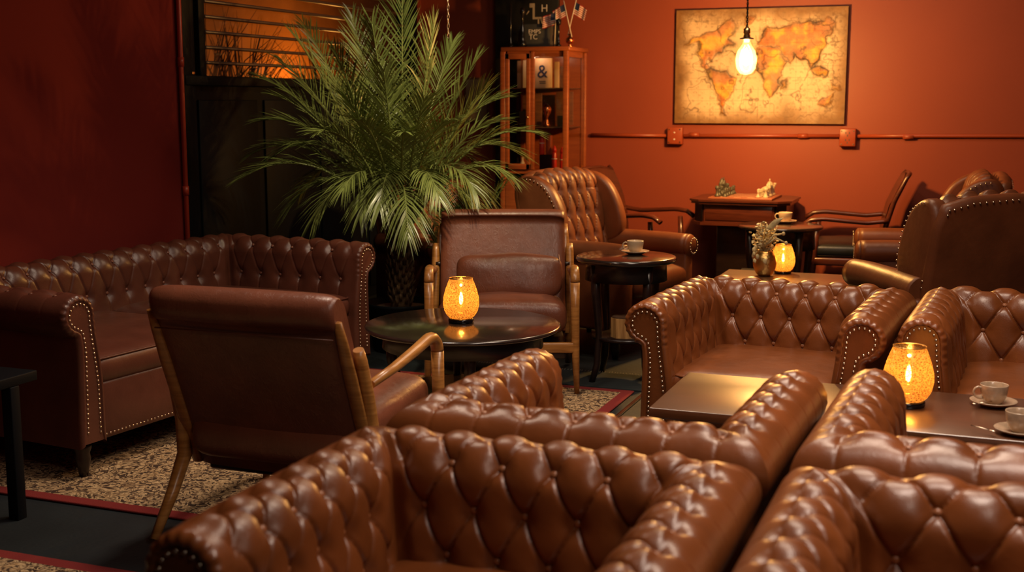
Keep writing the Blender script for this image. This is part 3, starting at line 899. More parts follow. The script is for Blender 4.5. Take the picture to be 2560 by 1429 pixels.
    MB().box((-.31, -.285, .15), (.31, .33, .34), .015).build('seat_base', L, root)
    return root
wc = wing_chair()
G4 = 'brown leather wing chairs'
place(wc, (-2.02, 6.86, 0), 75, 'tufted wing chair turned right beside the glass cabinet, behind the near small round table', 'wing chair', G4)
w2 = place(copy_tree(wc), (-3.2, 7.2, 0), 60, 'wing chair mostly hidden by the palm leaves, left of the glass cabinet', 'wing chair', G4); w2.scale = (.9, .9, .9)
w3 = place(copy_tree(wc), (-.12, 6.18, 0), 211, 'wing chair with its dark smooth back turned to the camera, near the right edge', 'wing chair', G4)
w4 = place(copy_tree(wc), (-.36, 7.52, 0), -84, 'tufted wing chair facing left against the back wall, its headrest cut by the right edge', 'wing chair', G4)

# ------------------------------------------------------------------ dark wooden desk chairs at the chess table
def chess_chair():
    root = bpy.data.objects.new('wooden_armchair', None); COL.objects.link(root)
    L = M['mahogany']
    for sx in (-1, 1):
        X = .25 * sx
        MB().tube([(X, .28, 0), (X, .24, .25), (X, .22, .45), (X, .235, .62), (X, .28, .78), (X, .35, .93), (X, .37, .955)], [.02, .022, .024, .024, .024, .02, .016], 8, flat=.7).build('back_post', L, root)
        MB().tube([(X, -.23, 0), (X, -.22, .25), (X, -.20, .45), (X, -.19, .62)], [.016, .02, .022, .018], 8).build('leg', L, root)
        MB().tube(resample([(X * 1.08, .25, .66), (X * 1.1, .12, .645), (X * 1.12, -.02, .655), (X * 1.12, -.15, .665), (X * 1.12, -.23, .655), (X * 1.12, -.28, .62)], .03), .026, 10, flat=.62).build('armrest', L, root)
    b = MB()
    yy = [(.235, .50), (.235, .60), (.27, .75), (.32, .86), (.35, .92)]
    P = np.array([[(x, y + .02 * (1 - (x / .25) ** 2), z + (.03 * (1 - (x / .25) ** 2) if z > .9 else 0)) for y, z in yy] for x in np.linspace(-.25, .25, 9)])
    Q = P.copy(); Q[..., 1] -= .022
    b.grid(P); b.grid(Q, flip=True)
    b.build('back_panel', L, root)
    MB().tube([(-.25, .345, .925), (-.12, .375, .95), (.12, .375, .95), (.25, .345, .925)], .014, 8).build('crest_rail', L, root)
    MB().box((-.27, -.25, .36), (.27, .25, .41), .01).build('seat_frame', L, root)
    P = superbox(.53, .50, .10, e=.2, n=30, m=12, crown=.02); P[..., 2] += .45
    MB().grid(P, cv=True, flip=True).build('seat_cushion', M['blackleather'], root)
    return root
ch = chess_chair()
G5 = 'dark wooden armchairs at the chess table'
place(ch, (-.85, 8.42, 0), -84, 'dark wooden armchair with black seat to the right of the chess table', 'chair', G5)
place(copy_tree(ch), (-2.22, 8.25, 0), 80, 'dark wooden armchair left of the chess table, mostly hidden by the tufted wing chair', 'chair', G5)

# ------------------------------------------------------------------ tables
def round_table(name, r, h, label, legs, apron, shelf=None, top='blacktop', tt=.028, legr=.017, spread=.8, cat='table', group=None, loc=(0, 0, 0), rz=0):
    t = thing(name, label, cat, loc, rz, group)
    MB().lathe([(0, h - tt), (r * .93, h - tt), (r - .008, h - tt + .004), (r, h - tt / 2), (r - .004, h - .003), (r - .012, h), (0, h)], 72).build('table_top', M[top], t)
    MB().lathe([(r * .80, h - tt), (r * .82, h - tt - apron), (r * .78, h - tt - apron), (r * .76, h - tt)], 48).build('apron', M['espresso'], t)
    for k in range(legs):
        a = 2 * PI * k / legs + .5
        c, s_ = math.cos(a), math.sin(a)
        rr = r * spread
        pts = [(c * rr * .92, s_ * rr * .92, h - tt), (c * rr * .90, s_ * rr * .90, h * .7), (c * rr * .80, s_ * rr * .80, h * .4), (c * rr * .85, s_ * rr * .85, h * .15), (c * rr * 1.0, s_ * rr * 1.0, 0)]
        MB().tube(pts, [legr * 1.5, legr * 1.4, legr, legr, legr * .9], 10).build('leg', M['espresso'], t)
    if shelf:
        MB().lathe([(0, shelf - .02), (r * .66, shelf - .02), (r * .68, shelf - .01), (r * .66, shelf), (0, shelf)], 40).build('shelf', M['espresso'], t)
    return t
round_table('round_coffee_table', .415, .479, 'round black brown coffee table with a glowing lantern, beside the long sofa', 4, .07, .20, loc=(-2.03, 4.71, .0115), tt=.022)
round_table('side_table', .255, .64, 'small round dark side table with one cup, between lounge chair and tufted wing chair', 4, .09, .235, loc=(-1.69, 6.02, 0), rz=.4, tt=.03, group='small round side tables')
round_table('side_table', .262, .65, 'small round dark side table with one cup in front of the chess table', 4, .12, .2, loc=(-1.19, 7.78, 0), rz=.2, tt=.025, spread=.9, group='small round side tables')
# black low table at the left edge
t = thing('low_black_table', 'low black table at the left edge in front of the sofa arm', 'table', (-3.305, 3.03, 0))
MB().box((-.30, -.07, .465), (.28, .28, .50), .004).build('table_top', M['black'], t)
for sx, sy in ((-.26, -.03), (.26, -.03), (-.26, .17), (.26, .17)):
    MB().box((sx - .021, sy - .021, 0), (sx + .021, sy + .021, .465), .003).build('leg', M['black'], t)
# long coffee table
t = thing('long_coffee_table', 'long brown lacquered coffee table between the tufted chairs, lantern and cups on it', 'table', (0.13, 3.90, 0))
MB().box((-1.07, -.27, .448), (1.07, .27, .48), .003).build('table_top', M['tabletop'], t)
MB().box((-1.0, -.22, .38), (1.0, .22, .448), .002).build('apron', M['tabletop'], t)
for sx in (-1, 1):
    for sy in (-1, 1):
        MB().box((sx * .97 - .03, sy * .2 - .03, 0), (sx * .97 + .03, sy * .2 + .03, .40), .004).build('leg', M['tabletop'], t)
# table behind the centre chair
t = thing('back_coffee_table', 'brown coffee table partly hidden behind the centre armchair, flower vase on it', 'table', (-.95, 6.62, 0))
MB().box((-.38, -.25, .45), (.38, .25, .48), .003).build('table_top', M['tabletop'], t)
for sx in (-1, 1):
    for sy in (-1, 1):
        MB().box((sx * .34 - .02, sy * .21 - .02, 0), (sx * .34 + .02, sy * .21 + .02, .45), .004).build('leg', M['espresso'], t)
# black side table at right edge
t = round_table('side_table', .2, .56, 'black side table at the right edge between the two wing chairs', 3, .06, None, loc=(.40, 6.97, 0), group='small round side tables')

# chess table
t = thing('chess_table', 'dark mahogany games table with chamfered corners against the back wall', 'table', (-1.55, 8.54, 0))
def cham(w, d, c): return [(-w + c, -d), (w - c, -d), (w, -d + c), (w, d - c), (w - c, d), (-w + c, d), (-w, d - c), (-w, -d + c)]
b = MB(); b.prism(cham(.335, .28, .075), .725, .742); b.prism(cham(.345, .29, .08), .742, .755); b.build('table_top', M['mahogany'], t)
b = MB(); b.prism(cham(.305, .25, .07), .60, .725); b.build('apron', M['mahogany'], t)
b = MB(); b.prism(cham(.33, .275, .075), .582, .602); b.build('lower_moulding', M['mahogany'], t)
for sx in (-1, 1):
    MB().prism([(sx * .245, -.252), (sx * .305, -.19), (sx * .31, -.195), (sx * .25, -.257)][::sx], .605, .722).build('corner_panel', M['blackgloss'], t)
MB().box((-.225, -.255, .615), (.225, -.249, .715), .002).build('front_panel', M['mahogany'], t)
MB().box((-.17, -.14, .08), (.17, .16, .585), .01).build('pedestal', M['espresso'], t)
MB().box((-.25, -.22, 0), (.25, .22, .08), .02).build('foot', M['espresso'], t)
# chessboard
bx = thing('chessboard', 'square reddish chessboard lying on the mahogany games table', 'chessboard', (-1.55, 8.53, .756))
MB().box((-.215, -.215, 0), (.215, .215, .012), .002).build('frame', M['boarddark'], bx)
l = MB(); dk = MB(); cs = .046
for i in range(8):
    for j in range(8):
        (l if (i + j) % 2 else dk).box((-.184 + i * cs, -.184 + j * cs, .012), (-.184 + (i + 1) * cs, -.184 + (j + 1) * cs, .0132))
l.build('light_squares', M['boardlight'], bx); dk.build('dark_squares', M['boarddark'], bx)
PIECES = {
    'pawn': [(.0, 0), (.015, 0), (.015, .006), (.008, .012), (.006, .026), (.010, .028), (.005, .031), (.009, .038), (.006, .045), (0, .047)],
    'rook': [(.0, 0), (.017, 0), (.017, .008), (.010, .014), (.009, .04), (.014, .045), (.014, .058), (.009, .058), (.009, .052), (0, .052)],
    'knight': [(.0, 0), (.017, 0), (.017, .008), (.010, .014), (.009, .03), (.013, .04), (0, .045)],
    'bishop': [(.0, 0), (.017, 0), (.017, .008), (.009, .016), (.007, .045), (.013, .048), (.006, .052), (.011, .062), (.007, .074), (.003, .08), (0, .084)],
    'queen': [(.0, 0), (.019, 0), (.019, .009), (.010, .018), (.008, .055), (.015, .060), (.008, .064), (.014, .082), (.006, .084), (.004, .092), (0, .094)],
    'king': [(.0, 0), (.019, 0), (.019, .009), (.011, .018), (.009, .06), (.016, .065), (.009, .07), (.014, .088), (.004, .092), (.004, .108), (0, .109)]}
PM = {}
for k_, pf in PIECES.items():
    for cn in ('chessdark', 'chesslight'):
        b = MB().lathe(pf, 14)
        if k_ == 'knight':
            b.box((-.007, -.018, .04), (.007, .006, .066), .004, Matrix.Rotation(-.3, 4, 'X')); b.box((-.006, -.024, .054), (.006, -.006, .066), .003)
        if k_ == 'king': b.box((-.008, -.002, .098), (.008, .002, .103))
        me = mesh(b.v, b.f, True, k_); me.materials.append(M[cn]); PM[k_, cn] = me
order = ['rook', 'knight', 'bishop', 'queen', 'king', 'bishop', 'knight', 'rook']
for cn, side, nm in (('chessdark', -1, 'dark pewter'), ('chesslight', 1, 'ivory')):
    for j in range(8):
        y = 8.53 - .184 + (j + .5) * cs
        for row, kind in ((0, order[j]), (1, 'pawn')):
            x = -1.55 + side * (.184 - (row + .5) * cs)
            o = link('chess_' + kind, PM[kind, cn], None, None, (x, y, .7692), (0, 0, side * PI / 2)); o.scale = (1.1, 1.1, R.uniform(1.08, 1.3)); o.rotation_euler[2] += R.uniform(-.4, .4); o.location.x += R.uniform(-.004, .004); o.location.y += R.uniform(-.004, .004)
            where = ['nearest the camera', 'second from the camera', 'third from the camera', 'fourth from the camera', 'fifth from the camera', 'sixth from the camera', 'seventh from the camera', 'nearest the wall'][j]
            tag(o, f'{nm} chess {kind} {"left" if side < 0 else "right"} on the board, {where} in its row', 'chess piece', f'{nm} chess pieces')

# ------------------------------------------------------------------ cups, saucers
def cup_saucer(loc, rz, clabel, slabel, mat, filled, sc=1.0):
    s_ = thing('saucer', slabel, 'saucer', (loc[0], loc[1], loc[2] + .0005), 0, 'saucers')
    s_.scale = (sc,) * 3
    MB().lathe([(0, 0), (.038, 0), (.045, .003), (.070, .014), (.0725, .0175), (.069, .018), (.045, .008), (.026, .006), (0, .006)], 44).build('dish', mat, s_)
    c = thing('coffee_cup', clabel, 'cup', (loc[0], loc[1], loc[2] + .0007 + .0062 * sc), rz, 'coffee cups')
    c.scale = (sc,) * 3
    MB().lathe([(0, 0), (.024, 0), (.025, .004), (.031, .010), (.038, .024), (.0415, .042), (.043, .060), (.0425, .062), (.0405, .060), (.039, .042), (.035, .024), (.028, .010), (0, .006)], 44).build('bowl', mat, c)
    hd = [(-.0395, 0, .050), (-.050, 0, .054), (-.061, 0, .048), (-.065, 0, .036), (-.060, 0, .024), (-.048, 0, .017), (-.034, 0, .018)]
    MB().tube(resample(hd, .005), .0045, 8, flat=.8).build('handle', mat, c)
    if filled: MB().lathe([(0, .054), (.035, .0535), (.0398, .052)], 30).build('milk_foam', M['foam'], c)
    return c, s_
cup_saucer((-1.665, 6.10, .64), rad(15), 'cream coffee cup with milk foam on the small table beside the lounge chair', 'cream saucer under the cup beside the lounge chair', M['ceramic'], True)
cup_saucer((-1.18, 7.90, .65), rad(15), 'cream coffee cup on the side table before the chess table', 'cream saucer on the side table before the chess table', M['ceramic'], True)
cup_saucer((.055, 4.04, .48), rad(18), 'stoneware cup with handle at left, the farther of two on the long table', 'stoneware saucer farther back on the long table', M['ceramic_warm'], False, .98)
cup_saucer((.125, 3.71, .48), rad(150), 'stoneware cup nearest the loveseat back, cut by the right edge', 'stoneware saucer nearest the loveseat back, at the right edge', M['ceramic_warm'], False, .98)
for i, (x, y, a) in enumerate(((.03, 4.0, .5), (.065, 3.68, 2.6))):
    b = MB().tube([(0, 0, 0), (.03, .004, .002), (.055, .008, .004)], [.0018, .0015, .0022], 6); b.sphere((-.008, 0, 0), .009, 10, 6, (1.3, .8, .3))
    o = b.build('teaspoon', M['antique'], None, (x - .02, y - .02, .4965), (0, 0, a)); tag(o, ['small metal teaspoon on the farther stoneware saucer', 'small metal teaspoon on the nearer stoneware saucer'][i], 'spoon', 'teaspoons')

# ------------------------------------------------------------------ lanterns
def lantern(loc, label, power=3.0, sc=1.0, lit=True):
    t = thing('table_lantern', label, 'lantern', loc, 0, 'glowing amber glass lanterns'); t.scale = (sc,) * 3
    MB().lathe([(0, 0), (.052, 0), (.054, .004), (.054, .014), (.050, .018), (0, .018)], 40).build('base', M['blackgloss'], t)
    pr = [(.048, .019), (.060, .030), (.071, .050), (.077, .078), (.0755, .105), (.068, .135), (.058, .163), (.0505, .182), (.0495, .188), (.048, .186)]
    pr2 = resample(pr, .004)
    MB().lathe([tuple(p_) for p_ in pr2], 72).build('glass_shade', M['lantern'], t)
    b = MB().tube([(.0495 * math.cos(a), .0495 * math.sin(a), .188) for a in np.linspace(0, 2 * PI, 49)], .0016, 6, caps=False)
    b.build('rim', M['gold'], t)
    MB().lathe([(0, .018), (.033, .018), (.034, .040), (.030, .044), (0, .044)], 30).build('cup_holder', M['copper'], t)
    MB().lathe([(0, .044), (.011, .044), (.011, .068), (0, .068)], 20).build('socket', M['brass'], t)
    bu = MB().lathe([(.009, .066), (.011, .075), (.0155, .095), (.0150, .112), (.008, .132), (.003, .142), (0, .144)], 20).build('bulb', M['bulbglass'], t)
    MB().lathe([(0, .074), (.0065, .080), (.0085, .095), (.0075, .112), (.003, .128), (0, .130)], 12).build('filament', M['filament'], bu)
    MB().sphere((0, 0, .158), .006, 10, 6).build('glow_tip', M['filament'], bu)
    li = bpy.data.lights.new('lantern_light', 'POINT'); li.energy = power; li.color = (1, .56, .18); li.shadow_soft_size = .012
    lo = bpy.data.objects.new('lantern_light', li); COL.objects.link(lo); lo.parent = t; lo.location = (0, 0, .10)
    return t
lantern((-2.048, 4.735, .491), 'glowing amber glass lantern on the round coffee table beside the long sofa', 1.1)
lantern((-.196, 3.945, .48), 'glowing amber glass lantern on the long coffee table beside the stoneware cups', 1.1)
lantern((.30, 7.0, .56), 'glowing amber lantern on the black table at the right edge, mostly cut off', .8)

lantern((-1.02, 6.80, .48), 'glowing amber lantern partly hidden behind the dried flowers, beyond the centre armchair', 1.6, .85)

# vase of dried flowers with a figurine-like spray
t = thing('flower_vase', 'small golden vase with dried cream flowers behind the centre armchair', 'vase', (-1.10, 6.68, .48))
MB().lathe([(0, 0), (.03, 0), (.045, .012), (.060, .045), (.064, .075), (.058, .105), (.042, .130), (.034, .138), (.030, .136), (.04, .105), (0, .02)], 36).build('vase_body', M['gold'], t)
st = MB(); fl = MB(); r2 = random.Random(4)
for k in range(15):
    a = r2.uniform(0, 2 * PI); tilt = r2.uniform(.05, .45); L_ = r2.uniform(.13, .26)
    e = Vector((math.cos(a) * tilt * .22 - .02, math.sin(a) * tilt * .2, .10 + L_ * .75))
    st.tube([(0.0, 0, .09), (e.x * .5, e.y * .5, .10 + L_ * .4), tuple(e)], .0022, 5)
    for j in range(13):
        pz = Vector((e.x, e.y, e.z)) * (1 - j * .035) + Vector((r2.uniform(-.018, .018), r2.uniform(-.018, .018), r2.uniform(-.012, .012)))
        rq = Matrix.Translation(pz) @ Matrix.Rotation(r2.uniform(0, 3), 4, 'X') @ Matrix.Rotation(r2.uniform(0, 3), 4, 'Z')
        fl.sphere((0, 0, 0), r2.uniform(.006, .013), 8, 6, (1, .7, r2.uniform(.2, .4)), M=rq)
for (ex, ez, bx_, bz) in ((.10, .235, .05, .225), (.115, .185, .06, .21)):
    st.tube([(0, -.02, .16), (bx_, -.03, bz), (ex, -.03, ez)], [.006, .006, .004], 7); fl.sphere((ex, -.03, ez), .009, 8, 6, (1, 1, 1.2))
for k in range(26):
    a = r2.uniform(0, 2 * PI); z_ = r2.uniform(.02, .15); rr = .062 * math.sin(min(1, z_ / .08) * PI / 2)
    if math.cos(a) > .5: continue
    fl.sphere((.0 + rr * math.cos(a), rr * math.sin(a), z_), r2.uniform(.008, .014), 7, 5, (1, .6, 1.4))
st.build('stems', M['driedflower'], t); fl.build('blossoms', M['driedflower'], t)
lf = MB()
P = np.array([[(-.005 + .10 * u_, -.02, .245 + .075 * u_ + w_ * .022 * math.sin(PI * min(1, u_ * 1.02)) + .0) for w_ in (-1, 0, 1)] for u_ in np.linspace(0, 1, 9)])
P[:, 1, 1] -= .008
lf.grid(P); lf.build('leaf', M['driedflower'], t)

# ------------------------------------------------------------------ pendant lamp
t = thing('pendant_lamp', 'bare glowing pendant bulb on a dark twisted cord in front of the map', 'pendant lamp', (-1.40, 7.6, 0))
c = MB()
for ph in (0, PI):
    c.tube([(.0045 * math.cos(z_ * 120 + ph), .0045 * math.sin(z_ * 120 + ph), z_) for z_ in np.arange(1.85, 3.1, .012)], .0035, 5)
c.build('cord', M['black'], t)
MB().lathe([(0, 1.865), (.006, 1.865), (.012, 1.85), (.020, 1.845), (.021, 1.82), (.016, 1.815), (.021, 1.80), (.018, 1.79), (0, 1.79)], 24).build('socket', M['brass'], t)
MB().lathe([(.0, 1.795), (.016, 1.795), (.042, 1.789), (.043, 1.781), (.03, 1.780), (.026, 1.765), (0, 1.765)], 32).build('cap_disc', M['espresso'], t)
bu = MB().lathe([(.018, 1.768), (.026, 1.75), (.054, 1.71), (.064, 1.66), (.056, 1.61), (.034, 1.58), (0, 1.57)], 32).build('bulb', M['frosted'], t)
MB().lathe([(0, 1.735), (.010, 1.72), (.026, 1.68), (.028, 1.66), (.020, 1.635), (0, 1.622)], 20).build('filament', M['pendantglow'], bu)
li = bpy.data.lights.new('pendant_light', 'POINT'); li.energy = 225; li.color = (1, .55, .18); li.shadow_soft_size = .05
lo = bpy.data.objects.new('pendant_light', li); COL.objects.link(lo); lo.parent = t; lo.location = (0, 0, 1.66)
# hanging chain by the palm
t = MB()
for k in range(36):
    z_ = 1.78 + k * .026; a = (k % 2) * PI / 2
    t.tube([(.006 * math.cos(b_) * math.cos(a), .006 * math.cos(b_) * math.sin(a), z_ + .016 * math.sin(b_)) for b_ in np.linspace(0, 2 * PI, 11)], .002, 5, caps=False)
tag(t.build('hanging_chain', M['antique'], None, (-2.88, 6.5, 0)), 'thin metal chain hanging above the right side of the palm', 'chain')

# ------------------------------------------------------------------ display cabinet
CX0, CX1, CY0, CY1, CH = -3.255, -2.785, 8.31, 8.72, 1.79
t = thing('display_cabinet', 'glazed cherry wood display cabinet standing by the corner', 'cabinet', ((CX0 + CX1) / 2, (CY0 + CY1) / 2, 0))
w = (CX1 - CX0) / 2; d = (CY1 - CY0) / 2
ch_ = M['cherry']
b = MB()
b.box((-w - .015, -d - .02, CH - .03), (w + .03, d + .015, CH), .006)
b.build('cornice', ch_, t)
b = MB()
for sx in (-1, 1):
    for sy in (-1, 1): b.box((sx * w - .018, sy * d - .018, .06), (sx * w + .018, sy * d + .018, CH - .03), .003)
for z0, z1 in ((.06, .10), (.88, .93), (CH - .07, CH - .03)):
    b.box((-w, -d, z0), (w, -d + .03, z1)); b.box((-w, d - .03, z0), (w, d, z1)); b.box((-w, -d, z0), (-w + .03, d, z1)); b.box((w - .03, -d, z0), (w, d, z1))
b.box((-w, d - .012, .08), (w, d, CH - .03))
b.box((-w, -d, .88), (w, d, .90)); b.box((-w, -d, .08), (w, d, .10))
b.box((-.028, -d - .005, .93), (-.002, -d + .02, CH - .03), .002)
b.build('carcass', ch_, t)
MB().box((-w + .02, -d - .02, .10), (-.01, -d, .86), .004).build('lower_door', ch_, t)
MB().box((.01, -d - .02, .10), (w - .02, -d, .86), .004).build('lower_door', ch_, t)
dd = MB(); x0, x1 = -w + .018, -.028
for a_, b_ in (((x0, .93), (x0 + .03, CH - .045)), ((x1 - .03, .93), (x1, CH - .045)), ((x0, .93), (x1, .97)), ((x0, CH - .085), (x1, CH - .045))):
    dd.box((a_[0], -d - .018, a_[1]), (b_[0], -d, b_[1]), .003)
dr = dd.build('glazed_door', ch_, t)
MB().box((x0 + .03, -d - .01, .97), (x1 - .03, -d - .007, CH - .085)).build('door_pane', M['pane'], dr)
MB().sphere((x1 - .015, -d - .028, 1.30), .009, 10, 8).build('knob', M['brass'], dr)
MB().box((0, -d - .008, .93), (w - .018, -d - .005, CH - .045)).build('front_pane', M['pane'], t)
MB().box((w + .003, -d + .018, .95), (w + .006, d - .018, CH - .07)).build('side_pane', M['pane'], t)
for z_ in (1.505, 1.23):
    MB().box((-w + .02, -d + .02, z_ - .006), (w - .02, d - .015, z_), .001).build('glass_shelf', M['pane'] if z_ < 0 else simple('shelf_board', (.10, .06, .045), .3), t)
cx, cy = (CX0 + CX1) / 2, (CY0 + CY1) / 2
def text_mesh(s_, size, ext=.001):
    cu = bpy.data.curves.new('txt', 'FONT'); cu.body = s_; cu.size = size; cu.extrude = ext; cu.align_x = 'CENTER'; cu.align_y = 'CENTER'
    o = bpy.data.objects.new('tmp', cu); COL.objects.link(o)
    dg = bpy.context.evaluated_depsgraph_get(); me = bpy.data.meshes.new_from_object(o.evaluated_get(dg))
    bpy.data.objects.remove(o); return me
def text(s_, size, mat, parent, loc, rot=(PI / 2, 0, 0), name='lettering'):
    me = text_mesh(s_, size); me.materials.clear(); me.materials.append(mat)
    o = link(name, me, None, parent, loc, rot); return o
li = bpy.data.lights.new('cabinet_fill', 'POINT'); li.energy = .45; li.color = (1, .72, .45); li.shadow_soft_size = .02  # added fill, the cabinet has no lamp; brightens its contents
lo = bpy.data.objects.new('cabinet_fill', li); COL.objects.link(lo); lo.location = (cx, cy - .15, 1.735)
# boards on the top shelf
def board(name, x0, x1, z0, z1, y, th, mat, label, cat):
    o = MB().box((x0, y, z0), (x1, y + th, z1), .002).build(name, mat); return tag(o, label, cat)
o = board('printed_board', cx - .115, cx + .085, 1.506, 1.715, cy - .08, .015, M['tan'], 'tan board printed with an ampersand on the top shelf of the cabinet', 'board')
text('&', .13, M['navy'], o, (cx + .015, cy - .0815, 1.618)); 
b = MB()
for k in range(2): b.box((cx - .01 + k * .004, cy - .0812, 1.548 - k * .012), (cx + .04, cy - .0802, 1.554 - k * .012))
b.build('caption', M['ink'], o)
board('menu_card', cx - .19, cx - .155, 1.506, 1.70, cy - .05, .01, M['tan'], 'narrow tan card at the left end of the top cabinet shelf', 'card')
board('menu_card', cx - .125, cx - .05, 1.506, 1.70, cy - .11, .006, M['cream'], 'cream card leaning in front of the tan board in the cabinet', 'card')
board('wooden_plank', cx + .09, cx + .125, 1.506, 1.69, cy - .04, .015, M['tan'], 'narrow tan panel right of the ampersand board in the cabinet', 'plank')
board('wooden_plank', cx + .13, cx + .20, 1.506, 1.66, cy - .03, .015, M['browncard'], 'brown panel at the right end of the top cabinet shelf', 'plank')
board('wooden_plank', cx - .19, cx - .04, 1.24, 1.47, cy + .06, .012, M['browncard'], 'striped brown wooden panel standing on the middle shelf behind the left door', 'plank')
board('wooden_plank', cx + .07, cx + .20, 1.24, 1.48, cy + .06, .012, M['browncard'], 'brown wooden panel standing on the middle shelf at the right', 'plank')
o = board('picture_frame', cx - .17, cx - .05, 1.231, 1.34, cy - .06, .012, M['dkposter'], 'black framed picture with a pale figure on the middle shelf', 'picture')
MB().tube([(cx - .10, cy - .063, 1.25), (cx - .102, cy - .063, 1.29), (cx - .1, cy - .063, 1.31)], [.012, .006, .004], 6).build('figure', M['cream'], o)
o = board('picture_frame', cx + .12, cx + .20, 1.231, 1.31, cy - .06, .012, M['dkposter'], 'small black picture leaning at the right of the middle shelf', 'picture')
tag(MB().lathe([(0, 0), (.03, 0), (.02, .02), (.008, .06), (.03, .10), (.035, .13), (.01, .16), (0, .165)], 16).build('trophy', M['copper'], None, (cx + .045, cy - .07, 1.231)), 'shiny copper trophy cup on the middle cabinet shelf', 'trophy')
o = MB().box((cx + .0, cy - .10, .901), (cx + .085, cy - .02, 1.03), .004).build('black_box', M['black']); tag(o, 'black box on the bottom cabinet shelf beside the red bottles', 'box')
tag(MB().box((cx + .045, cy - .09, 1.032), (cx + .085, cy - .05, 1.17), .003).build('red_carton', simple('brown_red_card', (.25, .05, .02), .5)), 'upright red brown carton on the black box in the cabinet', 'carton')
for i, (x_, z_, h_) in enumerate(((.02, 1.032, .16), (.115, .901, .20), (.175, .901, .19))):
    tg = thing('red_bottle', ['red bottle standing on the black box inside the cabinet', 'tall red bottle with pointed cap, centre of the bottom cabinet shelf', 'red bottle at the right end of the bottom cabinet shelf'][i], 'bottle', (cx + x_, cy - .10, z_), 0, 'red bottles in the cabinet')
    MB().lathe([(0, 0), (.018, 0), (.019, .01), (.017, h_ * .7), (.012, h_ * .76), (0, h_ * .76)], 16).build('body', M['redglass'], tg)
    MB().lathe([(.013, h_ * .76), (.018, h_ * .77), (.016, h_ * .85), (.006, h_ * .97), (0, h_)], 16).build('cap', M['redglass'], tg)
    MB().lathe([(.0178, h_ * .5), (.0195, h_ * .5), (.0195, h_ * .53), (.0178, h_ * .53)], 16).build('band', M['white'], tg)
for i, (x_, mm) in enumerate(((-.165, 'black'), (-.125, 'ceramic'), (-.075, 'clear'))):
    o = MB().lathe([(0, 0), (.02, 0), (.021, .01), (.018, .07), (.008, .085), (.008, .11), (0, .112)], 14).build(['dark_bottle', 'yellow_jar', 'glass_bottle'][i], M[mm], None, (cx + x_, cy - .11, .901))
    tag(o, ['small dark bottle at the left end of the bottom cabinet shelf', 'small pale jar beside the dark bottle in the cabinet', 'clear glass bottle on the bottom cabinet shelf by the door edge'][i], 'bottle')
# on top of the cabinet
bb = MB().box((-3.50, 8.765, 0), (-3.00, 8.80, 2.9), .003).build('tall_black_board', M['dkposter']); tag(bb, 'tall black board with white H lettering standing behind the cabinet', 'board')
text('H', .075, M['white'], bb, (-3.108, 8.763, 2.085))
b = MB().box((-3.225, 8.762, 1.97), (-3.185, 8.765, 2.0)); b.box((-3.20, 8.762, 1.90), (-3.185, 8.765, 1.97)); b.tube([(-3.25, 8.762, 1.92), (-3.23, 8.762, 1.945)], .004, 5)
b.box((-3.20, 8.762, 1.885), (-3.13, 8.765, 1.90)); b.box((-3.16, 8.762, 1.83), (-3.15, 8.765, 1.89)); b.tube([(-3.14, 8.762, 1.89), (-3.115, 8.762, 1.83)], .004, 5)
b.v = [(x, y, z + .125) for x, y, z in b.v]
b.build('graphic', simple('beige_print', (.45, .36, .27), .5), bb)
gb = MB().box((-3.165, 8.42, 1.7905), (-2.945, 8.50, 1.955), .006).build('grey_box', M['grey']); tag(gb, 'charcoal grey box with white lettering on top of the cabinet', 'box')
text('EMPS', .042, M['white'], gb, (-3.06, 8.419, 1.90)); text('TC', .050, M['white'], gb, (-3.07, 8.419, 1.862))
g2 = MB().box((-3.235, 8.55, 1.7905), (-3.13, 8.60, 1.95), .006).build('grey_box', M['grey']); tag(g2, 'plain dark grey box behind the lettered one on the cabinet', 'box')
CS = [[(0, 0), (.028, 0), (.026, .012), (.012, .02), (.014, .035), (.008, .05), (.007, .15), (.010, .16), (.006, .17), (.006, .30), (0, .31)],
      [(0, 0), (.036, 0), (.030, .03), (.02, .05), (.022, .08), (.016, .12), (.008, .16), (.006, .22), (.02, .24), (.014, .27), (0, .28)],
      [(0, 0), (.022, 0), (.020, .012), (.009, .02), (.012, .04), (.006, .055), (.005, .14), (.018, .155), (.020, .185), (0, .195)]]
for i, (x_, y_) in enumerate(((-3.22, 8.36), (-3.13, 8.36), (-2.86, 8.36))):
    tag(MB().lathe(CS[i], 18).build(['candlestick', 'statuette', 'candlestick'][i], M['blackgloss'], None, (x_, y_, 1.7902)), ['slim black candlestick at the left end of the cabinet top', 'black turned statuette in front of the lettered grey box', 'black candlestick with round top beside the small flags'][i], ['candlestick', 'statuette', 'candlestick'][i])
def flag(loc, ang, tilt, label, sx=1):
    t = thing('small_flag', label, 'flag', loc, 0, 'small striped flags on the cabinet')
    A = Matrix.Rotation(tilt, 4, 'Y')
    b = MB().tube([A @ Vector((0, 0, -.07)), A @ Vector((0, 0, .19))], .0035, 6); b.build('flagstaff', M['flagwhite'], t)
    n, m_ = 14, 13
    P = np.zeros((m_ + 1, n, 3))
    for j in range(m_ + 1):
        for i in range(n):
            x = sx * i / (n - 1) * .095; z_ = .165 - j / m_ * .085
            P[j, i] = (x, .008 * math.sin(i * .9) * (i / n), z_ - .03 * (i / n) ** 1.3)
    P = xf(P, A)
    red = MB(); wh = MB(); bl = MB()
    for j in range(m_):
        k0 = 5 if j < 7 else 0
        (red if j % 2 == 0 else wh).grid(P[j:j + 2, k0:])
        if k0: bl.grid(P[j:j + 2, :k0 + 1])
    red.build('red_stripes', M['flagred'], t); wh.build('white_stripes', M['flagwhite'], t); bl.build('blue_field', M['flagblue'], t)
fh = thing('flag_holder', 'round copper flag holder at the right end of the cabinet top', 'flag holder', (-2.795, 8.42, 1.7902))
